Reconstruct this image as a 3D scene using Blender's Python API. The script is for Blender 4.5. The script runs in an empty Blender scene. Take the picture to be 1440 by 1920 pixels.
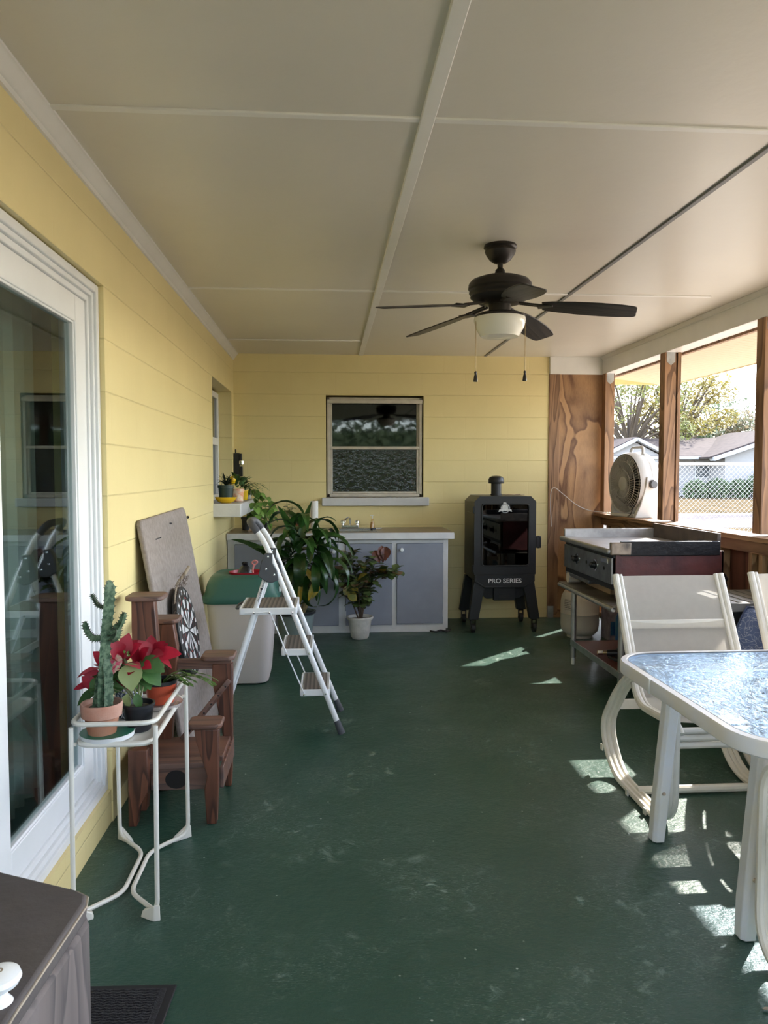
import bpy, bmesh, math, random
from mathutils import Vector, Matrix, Euler
PI = math.pi
R = math.radians
rnd = random.Random(7)
scn = bpy.context.scene
col = scn.collection

# ------------------------------------------------------------------ materials
def nt(name):
    m = bpy.data.materials.new(name); m.use_nodes = True
    n = m.node_tree; b = n.nodes['Principled BSDF']
    return m, n, b
def N(n, t, **k):
    x = n.nodes.new(t)
    for a, v in k.items():
        if a.startswith('_'): x.inputs[a[1:].replace('_', ' ')].default_value = v
        else: setattr(x, a, v)
    return x
def coords(n, scale=(1, 1, 1), kind='Object', loc=(0, 0, 0), rot=(0, 0, 0)):
    tc = N(n, 'ShaderNodeTexCoord'); mp = N(n, 'ShaderNodeMapping')
    mp.inputs['Scale'].default_value = scale; mp.inputs['Location'].default_value = loc; mp.inputs['Rotation'].default_value = rot
    n.links.new(tc.outputs[kind], mp.inputs[0]); return mp.outputs[0]
def ramp(n, src, stops):
    r = N(n, 'ShaderNodeValToRGB'); e = r.color_ramp.elements
    while len(e) < len(stops): e.new(.5)
    for i, (p, c) in enumerate(stops):
        e[i].position = p; e[i].color = (*c, 1) if len(c) == 3 else c
    n.links.new(src, r.inputs[0]); return r.outputs[0]
def noise(n, vec, scale, detail=4, rough=.55, dist=0):
    x = N(n, 'ShaderNodeTexNoise'); x.inputs['Scale'].default_value = scale; x.inputs['Detail'].default_value = detail
    x.inputs['Roughness'].default_value = rough; x.inputs['Distortion'].default_value = dist
    n.links.new(vec, x.inputs['Vector']); return x.outputs['Fac']
def mixc(n, fac, a, b, mode='MIX'):
    x = N(n, 'ShaderNodeMix', data_type='RGBA', blend_type=mode)
    for s, v in ((0, fac), (6, a), (7, b)):
        if isinstance(v, (int, float)): x.inputs[s].default_value = v
        elif isinstance(v, (tuple, list)): x.inputs[s].default_value = (*v[:3], 1)
        else: n.links.new(v, x.inputs[s])
    return x.outputs[2]
def mth(n, op, a, b=0.0, c=None, clamp=False):
    x = N(n, 'ShaderNodeMath', operation=op); x.use_clamp = clamp
    for i, v in enumerate((a, b, c)):
        if v is None: continue
        if isinstance(v, (int, float)): x.inputs[i].default_value = v
        else: n.links.new(v, x.inputs[i])
    return x.outputs[0]
def bump(n, b, h, strength=.3, dist=.01):
    x = N(n, 'ShaderNodeBump'); x.inputs['Strength'].default_value = strength; x.inputs['Distance'].default_value = dist
    n.links.new(h, x.inputs['Height']); n.links.new(x.outputs[0], b.inputs['Normal'])

def M(name, c, rough=.5, metal=0., var=.12, vs=6., bmp=0., bs=60., c2=None, spec=.5, island=0., coat=0., stretch=(1, 1, 1)):
    m, n, b = nt(name)
    v = coords(n, stretch)
    c2 = c2 or tuple(x * (1 - var) for x in c)
    out = mixc(n, ramp(n, noise(n, v, vs, 5), [(.35, (0, 0, 0)), (.65, (1, 1, 1))]), c, c2)
    if island:
        g = N(n, 'ShaderNodeNewGeometry')
        f = mth(n, 'MULTIPLY_ADD', g.outputs['Random Per Island'], island * 2, 1 - island)
        h = N(n, 'ShaderNodeHueSaturation'); n.links.new(f, h.inputs['Value']); n.links.new(out, h.inputs['Color'])
        hh = mth(n, 'MULTIPLY_ADD', g.outputs['Random Per Island'], .05, .475)
        n.links.new(hh, h.inputs['Hue']); out = h.outputs[0]
    n.links.new(out, b.inputs['Base Color'])
    b.inputs['Roughness'].default_value = rough; b.inputs['Metallic'].default_value = metal
    b.inputs['Specular IOR Level'].default_value = spec; b.inputs['Coat Weight'].default_value = coat
    if bmp: bump(n, b, noise(n, v, bs, 6), bmp, .01)
    return m
def wood(name, c1, c2, axis='z', freq=14., rough=.55, knots=False, weather=0., seed=0., st=.12, dist=.4, ns=3.0):
    m, n, b = nt(name)
    s = {'x': (st, 1, 1), 'y': (1, st, 1), 'z': (1, 1, st)}[axis]
    v = coords(n, s, loc=(seed, seed * .7, seed * .3))
    base = noise(n, v, ns, 2, .4, dist)
    rings = mth(n, 'FRACT', mth(n, 'MULTIPLY', base, freq))
    f = ramp(n, rings, [(0, (0, 0, 0)), (.7, (.55, .55, .55)), (.93, (1, 1, 1)), (1, (.1, .1, .1))])
    fine = noise(n, v, 90, 4, .6)
    f2 = mixc(n, .35, f, fine)
    f3 = ramp(n, f2, [(.2, (0, 0, 0)), (.8, (1, 1, 1))]); c = mixc(n, f3, tuple(x * 1.12 for x in c1), tuple(x * .85 for x in c2))
    if knots:
        vk = coords(n, (1, 1, .45), loc=(seed, 0, .2))
        vo = N(n, 'ShaderNodeTexVoronoi'); vo.inputs['Scale'].default_value = 3.6; n.links.new(vk, vo.inputs['Vector'])
        k = ramp(n, vo.outputs['Distance'], [(.0, (1, 1, 1)), (.045, (.9, .9, .9)), (.08, (0, 0, 0))])
        c = mixc(n, k, c, tuple(x * .35 for x in c2))
    if weather:
        g = ramp(n, noise(n, coords(n, s), 7, 5), [(.35, (0, 0, 0)), (.6, (1, 1, 1))])
        c = mixc(n, mth(n, 'MULTIPLY', g, weather), c, (.17, .15, .15))
    n.links.new(c, b.inputs['Base Color']); b.inputs['Roughness'].default_value = rough
    bump(n, b, f2, .12, .004)
    return m
def blockwall(name, along):
    m, n, b = nt(name)
    tc = N(n, 'ShaderNodeTexCoord'); sp = N(n, 'ShaderNodeSeparateXYZ'); n.links.new(tc.outputs['Object'], sp.inputs[0])
    cb = N(n, 'ShaderNodeCombineXYZ')
    a = mth(n, 'ADD', sp.outputs['X' if along == 'x' else 'Y'], .13)
    n.links.new(a, cb.inputs[0]); n.links.new(mth(n, 'ADD', sp.outputs['Z'], -.0802 + .1995 * 10), cb.inputs[1])
    br = N(n, 'ShaderNodeTexBrick'); br.offset = .5
    br.inputs['Scale'].default_value = 1; br.inputs['Brick Width'].default_value = .4; br.inputs['Row Height'].default_value = .1995
    br.inputs['Mortar Size'].default_value = .0035; br.inputs['Mortar Smooth'].default_value = .6
    n.links.new(cb.outputs[0], br.inputs['Vector'])
    # horizontal joints deeper than the painted-over vertical ones
    z = mth(n, 'FRACT', mth(n, 'DIVIDE', mth(n, 'ADD', sp.outputs['Z'], -.0802 + .1995 * 10), .1995))
    zz = mth(n, 'ABSOLUTE', mth(n, 'SUBTRACT', mth(n, 'FRACT', mth(n, 'ADD', z, .5)), .5))
    hj = ramp(n, zz, [(0, (0, 0, 0)), (.022, (1, 1, 1))])
    nz = noise(n, coords(n), 1.4, 4)
    fade = ramp(n, nz, [(.35, (.35, .35, .35)), (.62, (1, 1, 1))])
    vj = mth(n, 'MULTIPLY', mth(n, 'MULTIPLY', br.outputs['Fac'], -.35), fade)
    fine = noise(n, coords(n), 55, 6, .6)
    h = mth(n, 'ADD', mth(n, 'ADD', hj, vj), mth(n, 'MULTIPLY', fine, .22))
    c = mixc(n, ramp(n, noise(n, coords(n), 2.5, 5), [(.3, (0, 0, 0)), (.7, (1, 1, 1))]), (.82, .69, .345), (.77, .645, .315))
    joint = mth(n, 'MULTIPLY', mth(n, 'SUBTRACT', 1, hj), .16)
    c = mixc(n, joint, c, (.42, .34, .16))
    n.links.new(c, b.inputs['Base Color']); b.inputs['Roughness'].default_value = .42
    bump(n, b, h, .45, .006)
    return m
def floor_mat():
    m, n, b = nt('green_painted_concrete')
    v = coords(n)
    c = mixc(n, ramp(n, noise(n, v, 1.1, 5), [(.3, (0, 0, 0)), (.7, (1, 1, 1))]), (.018, .066, .046), (.032, .078, .060))
    sc = ramp(n, noise(n, coords(n, (1, 1, 1), rot=(0, 0, .5)), 14, 9, .75, .8), [(.555, (0, 0, 0)), (.66, (1, 1, 1))])
    big = ramp(n, noise(n, v, 2.3, 3), [(.42, (0, 0, 0)), (.62, (1, 1, 1))])
    s1 = mth(n, 'MULTIPLY', mth(n, 'MULTIPLY', sc, big), .8)
    c = mixc(n, s1, c, (.22, .30, .26))
    vo = N(n, 'ShaderNodeTexVoronoi'); vo.inputs['Scale'].default_value = 13; n.links.new(v, vo.inputs['Vector'])
    spk = ramp(n, vo.outputs['Distance'], [(.03, (1, 1, 1)), (.055, (0, 0, 0))])
    spk = mth(n, 'MULTIPLY', spk, ramp(n, noise(n, v, 9, 2), [(.46, (0, 0, 0)), (.5, (1, 1, 1))]))
    c = mixc(n, spk, c, (.45, .5, .46))
    st = ramp(n, noise(n, coords(n, (1, 6, 1), rot=(0, 0, .9)), 60, 3, .6), [(.58, (0, 0, 0)), (.66, (1, 1, 1))])
    c = mixc(n, mth(n, 'MULTIPLY', st, mth(n, 'MULTIPLY', big, .6)), c, (.3, .38, .34))
    n.links.new(c, b.inputs['Base Color'])
    r = mth(n, 'MULTIPLY_ADD', noise(n, v, 5, 5), .25, .25)
    n.links.new(mth(n, 'ADD', r, mth(n, 'MULTIPLY', s1, .4)), b.inputs['Roughness'])
    h = mth(n, 'ADD', noise(n, v, 26, 6, .6), mth(n, 'MULTIPLY', noise(n, coords(n, (1, 5, 1), rot=(0, 0, .9)), 40, 3), .4))
    bump(n, b, h, .32, .014)
    return m
def glass_mat(name, tint, bstr=0., bs=20., refl=1.0, ior=1.5, rough=0.0, stretch=(1, 1, 1), wavy=False, gt=(.9, .95, 1)):
    m = bpy.data.materials.new(name); m.use_nodes = True; n = m.node_tree; n.nodes.clear()
    o = N(n, 'ShaderNodeOutputMaterial'); mx = N(n, 'ShaderNodeMixShader')
    t = N(n, 'ShaderNodeBsdfTransparent'); t.inputs[0].default_value = (*tint, 1)
    g = N(n, 'ShaderNodeBsdfGlossy'); g.inputs[0].default_value = (*gt, 1); g.inputs['Roughness'].default_value = rough
    fr = N(n, 'ShaderNodeFresnel'); ge = N(n, 'ShaderNodeNewGeometry'); n.links.new(mth(n, 'MULTIPLY_ADD', ge.outputs['Backfacing'], 1 / ior - ior, ior), fr.inputs[0])
    f = mth(n, 'MULTIPLY', fr.outputs[0], refl, clamp=True)
    if bstr:
        v = coords(n, stretch)
        h = noise(n, v, bs, 3, .5, 1.0 if wavy else .3)
        bp = N(n, 'ShaderNodeBump'); bp.inputs['Strength'].default_value = bstr; bp.inputs['Distance'].default_value = .01
        n.links.new(h, bp.inputs['Height']); n.links.new(bp.outputs[0], g.inputs['Normal'])
    n.links.new(f, mx.inputs[0]); n.links.new(t.outputs[0], mx.inputs[1]); n.links.new(g.outputs[0], mx.inputs[2])
    n.links.new(mx.outputs[0], o.inputs[0]); return m
def sling_mat():
    m = bpy.data.materials.new('white_mesh_sling'); m.use_nodes = True; n = m.node_tree; b = n.nodes['Principled BSDF']
    b.inputs['Base Color'].default_value = (.72, .68, .62, 1); b.inputs['Roughness'].default_value = .8
    o = n.nodes['Material Output']; t = N(n, 'ShaderNodeBsdfTransparent'); tr = N(n, 'ShaderNodeBsdfTranslucent'); tr.inputs[0].default_value = (.8, .77, .7, 1)
    a = N(n, 'ShaderNodeMixShader'); a.inputs[0].default_value = .45; n.links.new(b.outputs[0], a.inputs[1]); n.links.new(tr.outputs[0], a.inputs[2])
    mx = N(n, 'ShaderNodeMixShader')
    w = mth(n, 'MULTIPLY_ADD', noise(n, coords(n, (1, 1, 1)), 30, 3), .1, .30)
    n.links.new(w, mx.inputs[0]); n.links.new(a.outputs[0], mx.inputs[1]); n.links.new(t.outputs[0], mx.inputs[2])
    n.links.new(mx.outputs[0], o.inputs[0]); return m
def leafmat(name, c1, c2, rough=.4, isl=.35, edge=None, vs=20.):
    m, n, b = nt(name)
    v = coords(n)
    c = mixc(n, ramp(n, noise(n, v, vs, 3), [(.4, (0, 0, 0)), (.6, (1, 1, 1))]), c1, c2)
    g = N(n, 'ShaderNodeNewGeometry')
    h = N(n, 'ShaderNodeHueSaturation'); n.links.new(mth(n, 'MULTIPLY_ADD', g.outputs['Random Per Island'], isl * 2, 1 - isl), h.inputs['Value'])
    n.links.new(c, h.inputs['Color'])
    if edge:
        rr = ramp(n, mth(n, 'FRACT', mth(n, 'MULTIPLY', g.outputs['Random Per Island'], 17.3)), [(.82, (0, 0, 0)), (.9, (1, 1, 1))])
        out = mixc(n, rr, h.outputs[0], edge)
    else: out = h.outputs[0]
    n.links.new(out, b.inputs['Base Color']); b.inputs['Roughness'].default_value = rough
    b.inputs['Transmission Weight'].default_value = 0
    tr = N(n, 'ShaderNodeBsdfTranslucent'); n.links.new(out, tr.inputs[0])
    mx = N(n, 'ShaderNodeMixShader'); mx.inputs[0].default_value = .22
    n.links.new(b.outputs[0], mx.inputs[1]); n.links.new(tr.outputs[0], mx.inputs[2])
    n.links.new(mx.outputs[0], n.nodes['Material Output'].inputs[0])
    return m

m_wallx = blockwall('yellow_block_wall_back', 'x'); m_wally = blockwall('yellow_block_wall_side', 'y')
m_yel = M('yellow_plain_paint', (.80, .675, .345), .5, bmp=.3, bs=30)
m_floor = floor_mat()
m_ceil = M('cream_ceiling_paint', (.67, .63, .55), .33, var=.04, vs=2, bmp=.10, bs=18)
m_white = M('white_trim_paint', (.78, .76, .71), .35, var=.05)
m_vinyl = M('white_vinyl', (.80, .81, .82), .3, var=.03)
m_alum = M('aged_white_aluminium', (.60, .55, .47), .45, var=.2, vs=12)
m_greybatten = M('grey_batten', (.20, .20, .20), .5)
m_sillgrey = M('grey_white_sill_paint', (.62, .62, .63), .5, var=.08, bmp=.15)
m_postz = wood('brown_stained_pine', (.30, .165, .085), (.15, .075, .036), 'z', 9, .6, seed=1.3, ns=7)
m_posty = wood('brown_stained_pine_rail', (.33, .19, .10), (.17, .085, .04), 'y', 9, .6, seed=2., ns=7)
m_ply = wood('knotty_plywood', (.40, .225, .105), (.17, .075, .032), 'z', 7, .5, knots=True, seed=4., st=.3, dist=.9)
m_studz = wood('raw_pine_stud', (.42, .26, .13), (.26, .14, .065), 'z', 8, .65, seed=6., ns=7)
m_sheath = wood('red_brown_siding_back', (.22, .09, .05), (.12, .05, .03), 'z', 8, .7, seed=7.)
m_soffit = None
def soffit():
    m, n, b = nt('beaded_cream_soffit')
    tc = N(n, 'ShaderNodeTexCoord'); sp = N(n, 'ShaderNodeSeparateXYZ'); n.links.new(tc.outputs['Object'], sp.inputs[0])
    f = mth(n, 'ABSOLUTE', mth(n, 'SUBTRACT', mth(n, 'FRACT', mth(n, 'DIVIDE', sp.outputs['Y'], .075)), .5))
    h = ramp(n, f, [(0, (0, 0, 0)), (.08, (1, 1, 1))])
    b.inputs['Base Color'].default_value = (.56, .50, .36, 1); b.inputs['Roughness'].default_value = .6
    return m
m_soffit = soffit()
m_galv = M('galvanised_steel', (.50, .51, .52), .4, .8, var=.3, vs=14)
m_blackmetal = M('matte_black_steel', (.022, .023, .026), .42, .3, var=.2)
m_bronze = M('dark_bronze_metal', (.035, .030, .026), .4, .5, var=.2)
m_blade = wood('black_brown_oak_blade', (.045, .035, .028), (.018, .015, .013), 'x', 22, .45, seed=3)
m_opal = M('opal_glass', (.80, .77, .68), .25, var=.02)
m_rubber = M('black_rubber', (.015, .015, .016), .6)
m_brass = M('brass_chain', (.35, .25, .12), .35, .9)
m_cabw = M('cabinet_white_paint', (.70, .70, .72), .5, var=.1, vs=9)
m_cabg = M('cabinet_blue_grey_paint', (.27, .29, .36), .5, var=.12, vs=5)
m_lam = M('tan_laminate', (.33, .27, .20), .35, var=.25, vs=4)
m_steel = M('stainless_steel', (.55, .55, .55), .25, 1., var=.15)
m_chrome = M('chrome', (.75, .75, .76), .12, 1., var=.03)
m_ladw = M('ladder_white_enamel', (.83, .85, .88), .25, var=.03)
m_ladg = M('ladder_grey_plastic', (.075, .08, .095), .5)
def ribmat():
    m, n, b = nt('ribbed_grey_step_mat')
    tc = N(n, 'ShaderNodeTexCoord'); sp = N(n, 'ShaderNodeSeparateXYZ'); n.links.new(tc.outputs['Object'], sp.inputs[0])
    f = mth(n, 'FRACT', mth(n, 'DIVIDE', sp.outputs['X'], .022))
    c = ramp(n, f, [(0, (.07, .062, .055)), (.35, (.22, .19, .165)), (.7, (.14, .125, .11)), (1, (.06, .055, .05))])
    n.links.new(c, b.inputs['Base Color']); b.inputs['Roughness'].default_value = .7; bump(n, b, f, .4, .003); return m
m_rib = ribmat()
m_bin = M('beige_bin_plastic', (.56, .51, .49), .45, var=.06, vs=3)
m_binlid = M('green_bin_plastic', (.028, .115, .095), .4, var=.12, vs=3)
m_red = M('red_plastic', (.42, .012, .03), .35)
m_bag = M('black_bin_bag', (.012, .013, .018), .3, bmp=.6, bs=30)
m_pink = M('pink_tie', (.55, .2, .2), .5)
m_felt = M('grey_brown_felt_cover', (.30, .255, .235), .9, var=.22, vs=40, bmp=.3, bs=120)
m_redwood = wood('red_brown_varnished_wood', (.135, .050, .028), (.055, .020, .013), 'z', 9, .45, seed=9., ns=8)
m_redwoodx = wood('red_brown_varnished_wood_flat', (.165, .075, .048), (.085, .037, .026), 'x', 9, .5, weather=.35, seed=11., ns=7)
m_dark = M('black_hole', (.01, .008, .008), .8)
m_wire = M('ivory_enamel_wire', (.74, .72, .66), .35, var=.05)
m_shelf = M('frosted_shelf', (.58, .56, .50), .3, var=.15, vs=5)
m_terra = M('terracotta', (.42, .15, .07), .8, c2=(.46, .23, .15), vs=9, bmp=.15)
m_terra2 = M('terracotta_limed', (.44, .20, .135), .85, c2=(.50, .32, .26), vs=8, bmp=.15)
m_blackpot = M('black_pot_plastic', (.012, .013, .018), .4)
m_orange = M('orange_red_pot', (.50, .075, .03), .4)
m_soil = M('potting_soil', (.06, .045, .035), .95, c2=(.22, .2, .17), vs=80, bmp=1., bs=90)
m_greensau = M('green_saucer_inside', (.02, .17, .10), .4)
m_whitepl = M('white_plastic', (.78, .80, .82), .35)
m_cactus = leafmat('cactus_skin', (.035, .085, .045), (.15, .23, .14), .55, .1, vs=70)
m_spine = M('cactus_tooth', (.05, .04, .03), .6)
m_poigreen = leafmat('poinsettia_green', (.045, .115, .03), (.07, .16, .045), .5, .4, edge=(.33, .40, .17))
m_poired = leafmat('poinsettia_red', (.42, .010, .035), (.28, .006, .022), .5, .4, edge=(.50, .06, .09))
m_stem = M('plant_stem', (.17, .19, .08), .6)
m_brownstem = M('brown_stem', (.09, .055, .035), .7)
m_drac = leafmat('dracaena_leaf', (.018, .06, .014), (.035, .095, .02), .28, .45)
m_dracy = leafmat('dracaena_yellowed_leaf', (.42, .27, .02), (.25, .22, .04), .45, .3)
m_cane = M('dracaena_cane', (.33, .25, .12), .8, c2=(.16, .12, .05), vs=20, stretch=(4, 4, .6))
m_rubl = leafmat('fig_leaf', (.085, .14, .045), (.14, .19, .065), .35, .5, edge=(.24, .14, .08))
m_ruby = leafmat('fig_yellow_leaf', (.40, .28, .04), (.18, .2, .05), .4, .2)
m_rubbr = leafmat('fig_brown_leaf', (.21, .07, .045), (.10, .035, .03), .5, .2)
m_potgrey = M('grey_green_pot', (.17, .22, .22), .5, var=.2)
m_whitepot = M('mottled_white_pot', (.68, .66, .62), .6, c2=(.42, .42, .40), vs=8, bmp=.2)
m_darkgreenpot = M('dark_green_pot', (.01, .035, .03), .4)
m_yellow = M('glossy_yellow', (.78, .50, .01), .25)
m_pothos = leafmat('pothos_leaf', (.10, .24, .04), (.20, .34, .08), .35, .4, edge=(.62, .66, .45))
m_zygo = leafmat('christmas_cactus', (.05, .11, .02), (.09, .17, .04), .45, .3)
m_blackleaf = leafmat('dark_spiky_leaf', (.012, .02, .012), (.02, .035, .02), .4, .3)
m_paper = M('paper_towel', (.84, .83, .80), .9, bmp=.2)
m_amber = M('amber_soap', (.50, .26, .06), .15, spec=.8)
m_smokglass = glass_mat('smoked_glass', (.16, .10, .07), refl=1.5)
m_maroon = M('maroon_griddle_side', (.115, .035, .035), .38, c2=(.06, .022, .025), vs=7, bmp=.25, bs=20)
m_burnt = M('burnt_steel', (.10, .085, .075), .45, .6, c2=(.42, .33, .26), vs=9)
m_griddle = M('griddle_plate', (.42, .42, .43), .35, .7, var=.3, vs=5)
m_blackrail = M('grease_black_steel', (.02, .02, .024), .3, .4, bmp=.3, bs=30)
m_panel = M('brushed_panel_steel', (.30, .31, .31), .35, .85, var=.35, vs=12)
m_tank = M('tank_off_white_paint', (.56, .53, .47), .45, c2=(.50, .45, .38), vs=5)
m_rust = M('rusty_tank_top', (.33, .20, .13), .7, c2=(.55, .48, .40), vs=30)
m_darkshelf = M('dirty_steel_shelf', (.13, .12, .10), .5, .6, c2=(.28, .26, .23), vs=7)
m_redshelf = M('red_brown_shelf', (.14, .04, .035), .6)
m_pvc = M('off_white_pvc', (.66, .61, .54), .4)
m_tanbox = M('tan_cardboard', (.40, .28, .19), .7)
m_card = M('printed_carton', (.30, .27, .30), .6, c2=(.16, .12, .16), vs=18)
m_blue = M('deep_blue_label', (.02, .06, .22), .35, c2=(.03, .13, .20), vs=10)
m_fanwhite = M('fan_grey_white_plastic', (.58, .57, .55), .45, var=.1)
m_fangrille = M('fan_grille_grey', (.52, .50, .46), .5)
m_fandark = M('fan_dark_blade', (.06, .055, .05), .5)
m_knobgrey = M('dark_grey_knob', (.10, .10, .11), .45)
m_chairw = M('ivory_chair_tube', (.74, .71, .64), .4, var=.08, vs=12)
m_tablew = M('white_table_frame', (.68, .70, .76), .35, c2=(.70, .68, .64), vs=6)
m_sling = sling_mat()
m_tglass = glass_mat('rippled_table_glass', (.80, .86, .92), .55, 60, refl=.75, stretch=(1, .45, 1), wavy=True, gt=(.66, .82, 1))
m_dglass = glass_mat('door_glass', (.72, .80, .78), refl=1.1)
m_obsc = glass_mat('obscure_window_glass', (.22, .19, .18), .55, 24, refl=1.2, rough=.04)
m_plain = glass_mat('plain_window_glass', (.2, .19, .18), .015, 8, refl=1.1, rough=.03)
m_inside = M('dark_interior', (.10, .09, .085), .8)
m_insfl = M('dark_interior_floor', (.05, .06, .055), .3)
m_blind = M('vertical_blind', (.55, .55, .52), .7)
m_greylid = M('grey_resin_lid', (.17, .175, .17), .5, var=.15)
m_lidb = M('black_resin_side', (.03, .03, .03), .5)
m_fabric = None
def cushionmat():
    m, n, b = nt('blue_floral_cushion')
    v = coords(n)
    w = N(n, 'ShaderNodeTexVoronoi', feature='DISTANCE_TO_EDGE'); w.inputs['Scale'].default_value = 34
    vv = N(n, 'ShaderNodeTexNoise'); vv.inputs['Scale'].default_value = 9; n.links.new(v, vv.inputs['Vector'])
    ad = N(n, 'ShaderNodeMix', data_type='RGBA'); ad.inputs[0].default_value = .25
    n.links.new(v, ad.inputs[6]); n.links.new(vv.outputs['Color'], ad.inputs[7]); n.links.new(ad.outputs[2], w.inputs['Vector'])
    l = ramp(n, w.outputs['Distance'], [(0, (1, 1, 1)), (.035, (0, 0, 0))])
    n.links.new(mixc(n, l, (.07, .105, .22), (.42, .46, .55)), b.inputs['Base Color']); b.inputs['Roughness'].default_value = .85
    return m
m_fabric = cushionmat()
m_mat = M('black_ribbed_mat', (.02, .02, .024), .85, c2=(.05, .05, .055), vs=160, bmp=1., bs=220, stretch=(1, 2.2, 1))
m_matb = M('black_mat_border', (.012, .012, .015), .7)
m_weath = wood('weathered_grey_wood', (.12, .095, .09), (.045, .036, .038), 'z', 10, .8, weather=.5, seed=14., ns=9)
m_weathtop = M('weathered_grey_wood_top', (.085, .072, .072), .75, c2=(.06, .05, .052), vs=5, bmp=.25, bs=25)
m_worn = M('worn_bare_edge', (.36, .30, .24), .8, var=.3, vs=20)
m_porc = M('white_porcelain', (.80, .83, .88), .15)
m_lawn = M('dry_winter_lawn', (.13, .095, .055), .95, c2=(.07, .055, .033), spec=0, vs=1.2, bmp=.6, bs=12)
m_lawnnear = M('near_grass', (.15, .17, .06), .95, c2=(.30, .22, .11), vs=2, bmp=.6, bs=25)
m_road = M('pale_concrete_drive', (.17, .148, .142), .8, spec=0, var=.1, vs=2)
m_leaf1 = leafmat('oak_yellow_green', (.20, .19, .04), (.12, .15, .035), .6, .4)
m_leaf2 = leafmat('tree_yellow', (.32, .23, .04), (.20, .18, .04), .6, .4)
m_leaf3 = leafmat('oak_grey_green', (.10, .14, .07), (.15, .17, .08), .6, .4)
m_leaf4 = leafmat('bush_green', (.09, .14, .06), (.13, .17, .09), .6, .4)
m_leaf5 = leafmat('russet_tree', (.27, .19, .11), (.22, .2, .1), .6, .4)
m_bark = M('bark', (.12, .09, .065), .9, bmp=.5)
m_roof = M('shingle_roof', (.075, .058, .055), .9, spec=.1, c2=(.05, .04, .04), vs=3, bmp=.4, bs=10)
m_housewall = M('pale_house_stucco', (.36, .35, .36), .8, var=.05)
m_houset = M('house_white_fascia', (.48, .49, .52), .6)
m_housewin = M('house_window_dark', (.10, .11, .12), .2)
m_ink = M('dark_ink', (.03, .03, .04), .5)
m_white2 = M('white_lettering', (.75, .75, .75), .4)
m_silver = M('silver_badge', (.55, .55, .56), .3, .7)

# ------------------------------------------------------------------ mesh builder
WORLD = {}
def fil(pts, r, n=6, closed=False):
    P = [Vector(p) for p in pts]; out = []
    for i, p in enumerate(P):
        if not closed and (i == 0 or i == len(P) - 1): out.append(p); continue
        a = P[i - 1]; b = P[(i + 1) % len(P)]
        da, db = (a - p), (b - p)
        rr = min(r, da.length * .48, db.length * .48)
        A = p + da.normalized() * rr; B = p + db.normalized() * rr
        for k in range(n + 1):
            t = k / n; out.append(A * (1 - t) ** 2 + p * 2 * t * (1 - t) + B * t * t)
    return out
def cat(pts, n=6):
    P = [Vector(p) for p in pts]; out = []
    for i in range(len(P) - 1):
        p0 = P[max(i - 1, 0)]; p1 = P[i]; p2 = P[i + 1]; p3 = P[min(i + 2, len(P) - 1)]
        for k in range(n):
            t = k / n
            out.append(.5 * (2 * p1 + (p2 - p0) * t + (2 * p0 - 5 * p1 + 4 * p2 - p3) * t * t + (3 * p1 - 3 * p2 + p3 - p0) * t ** 3))
    out.append(P[-1]); return out
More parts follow.
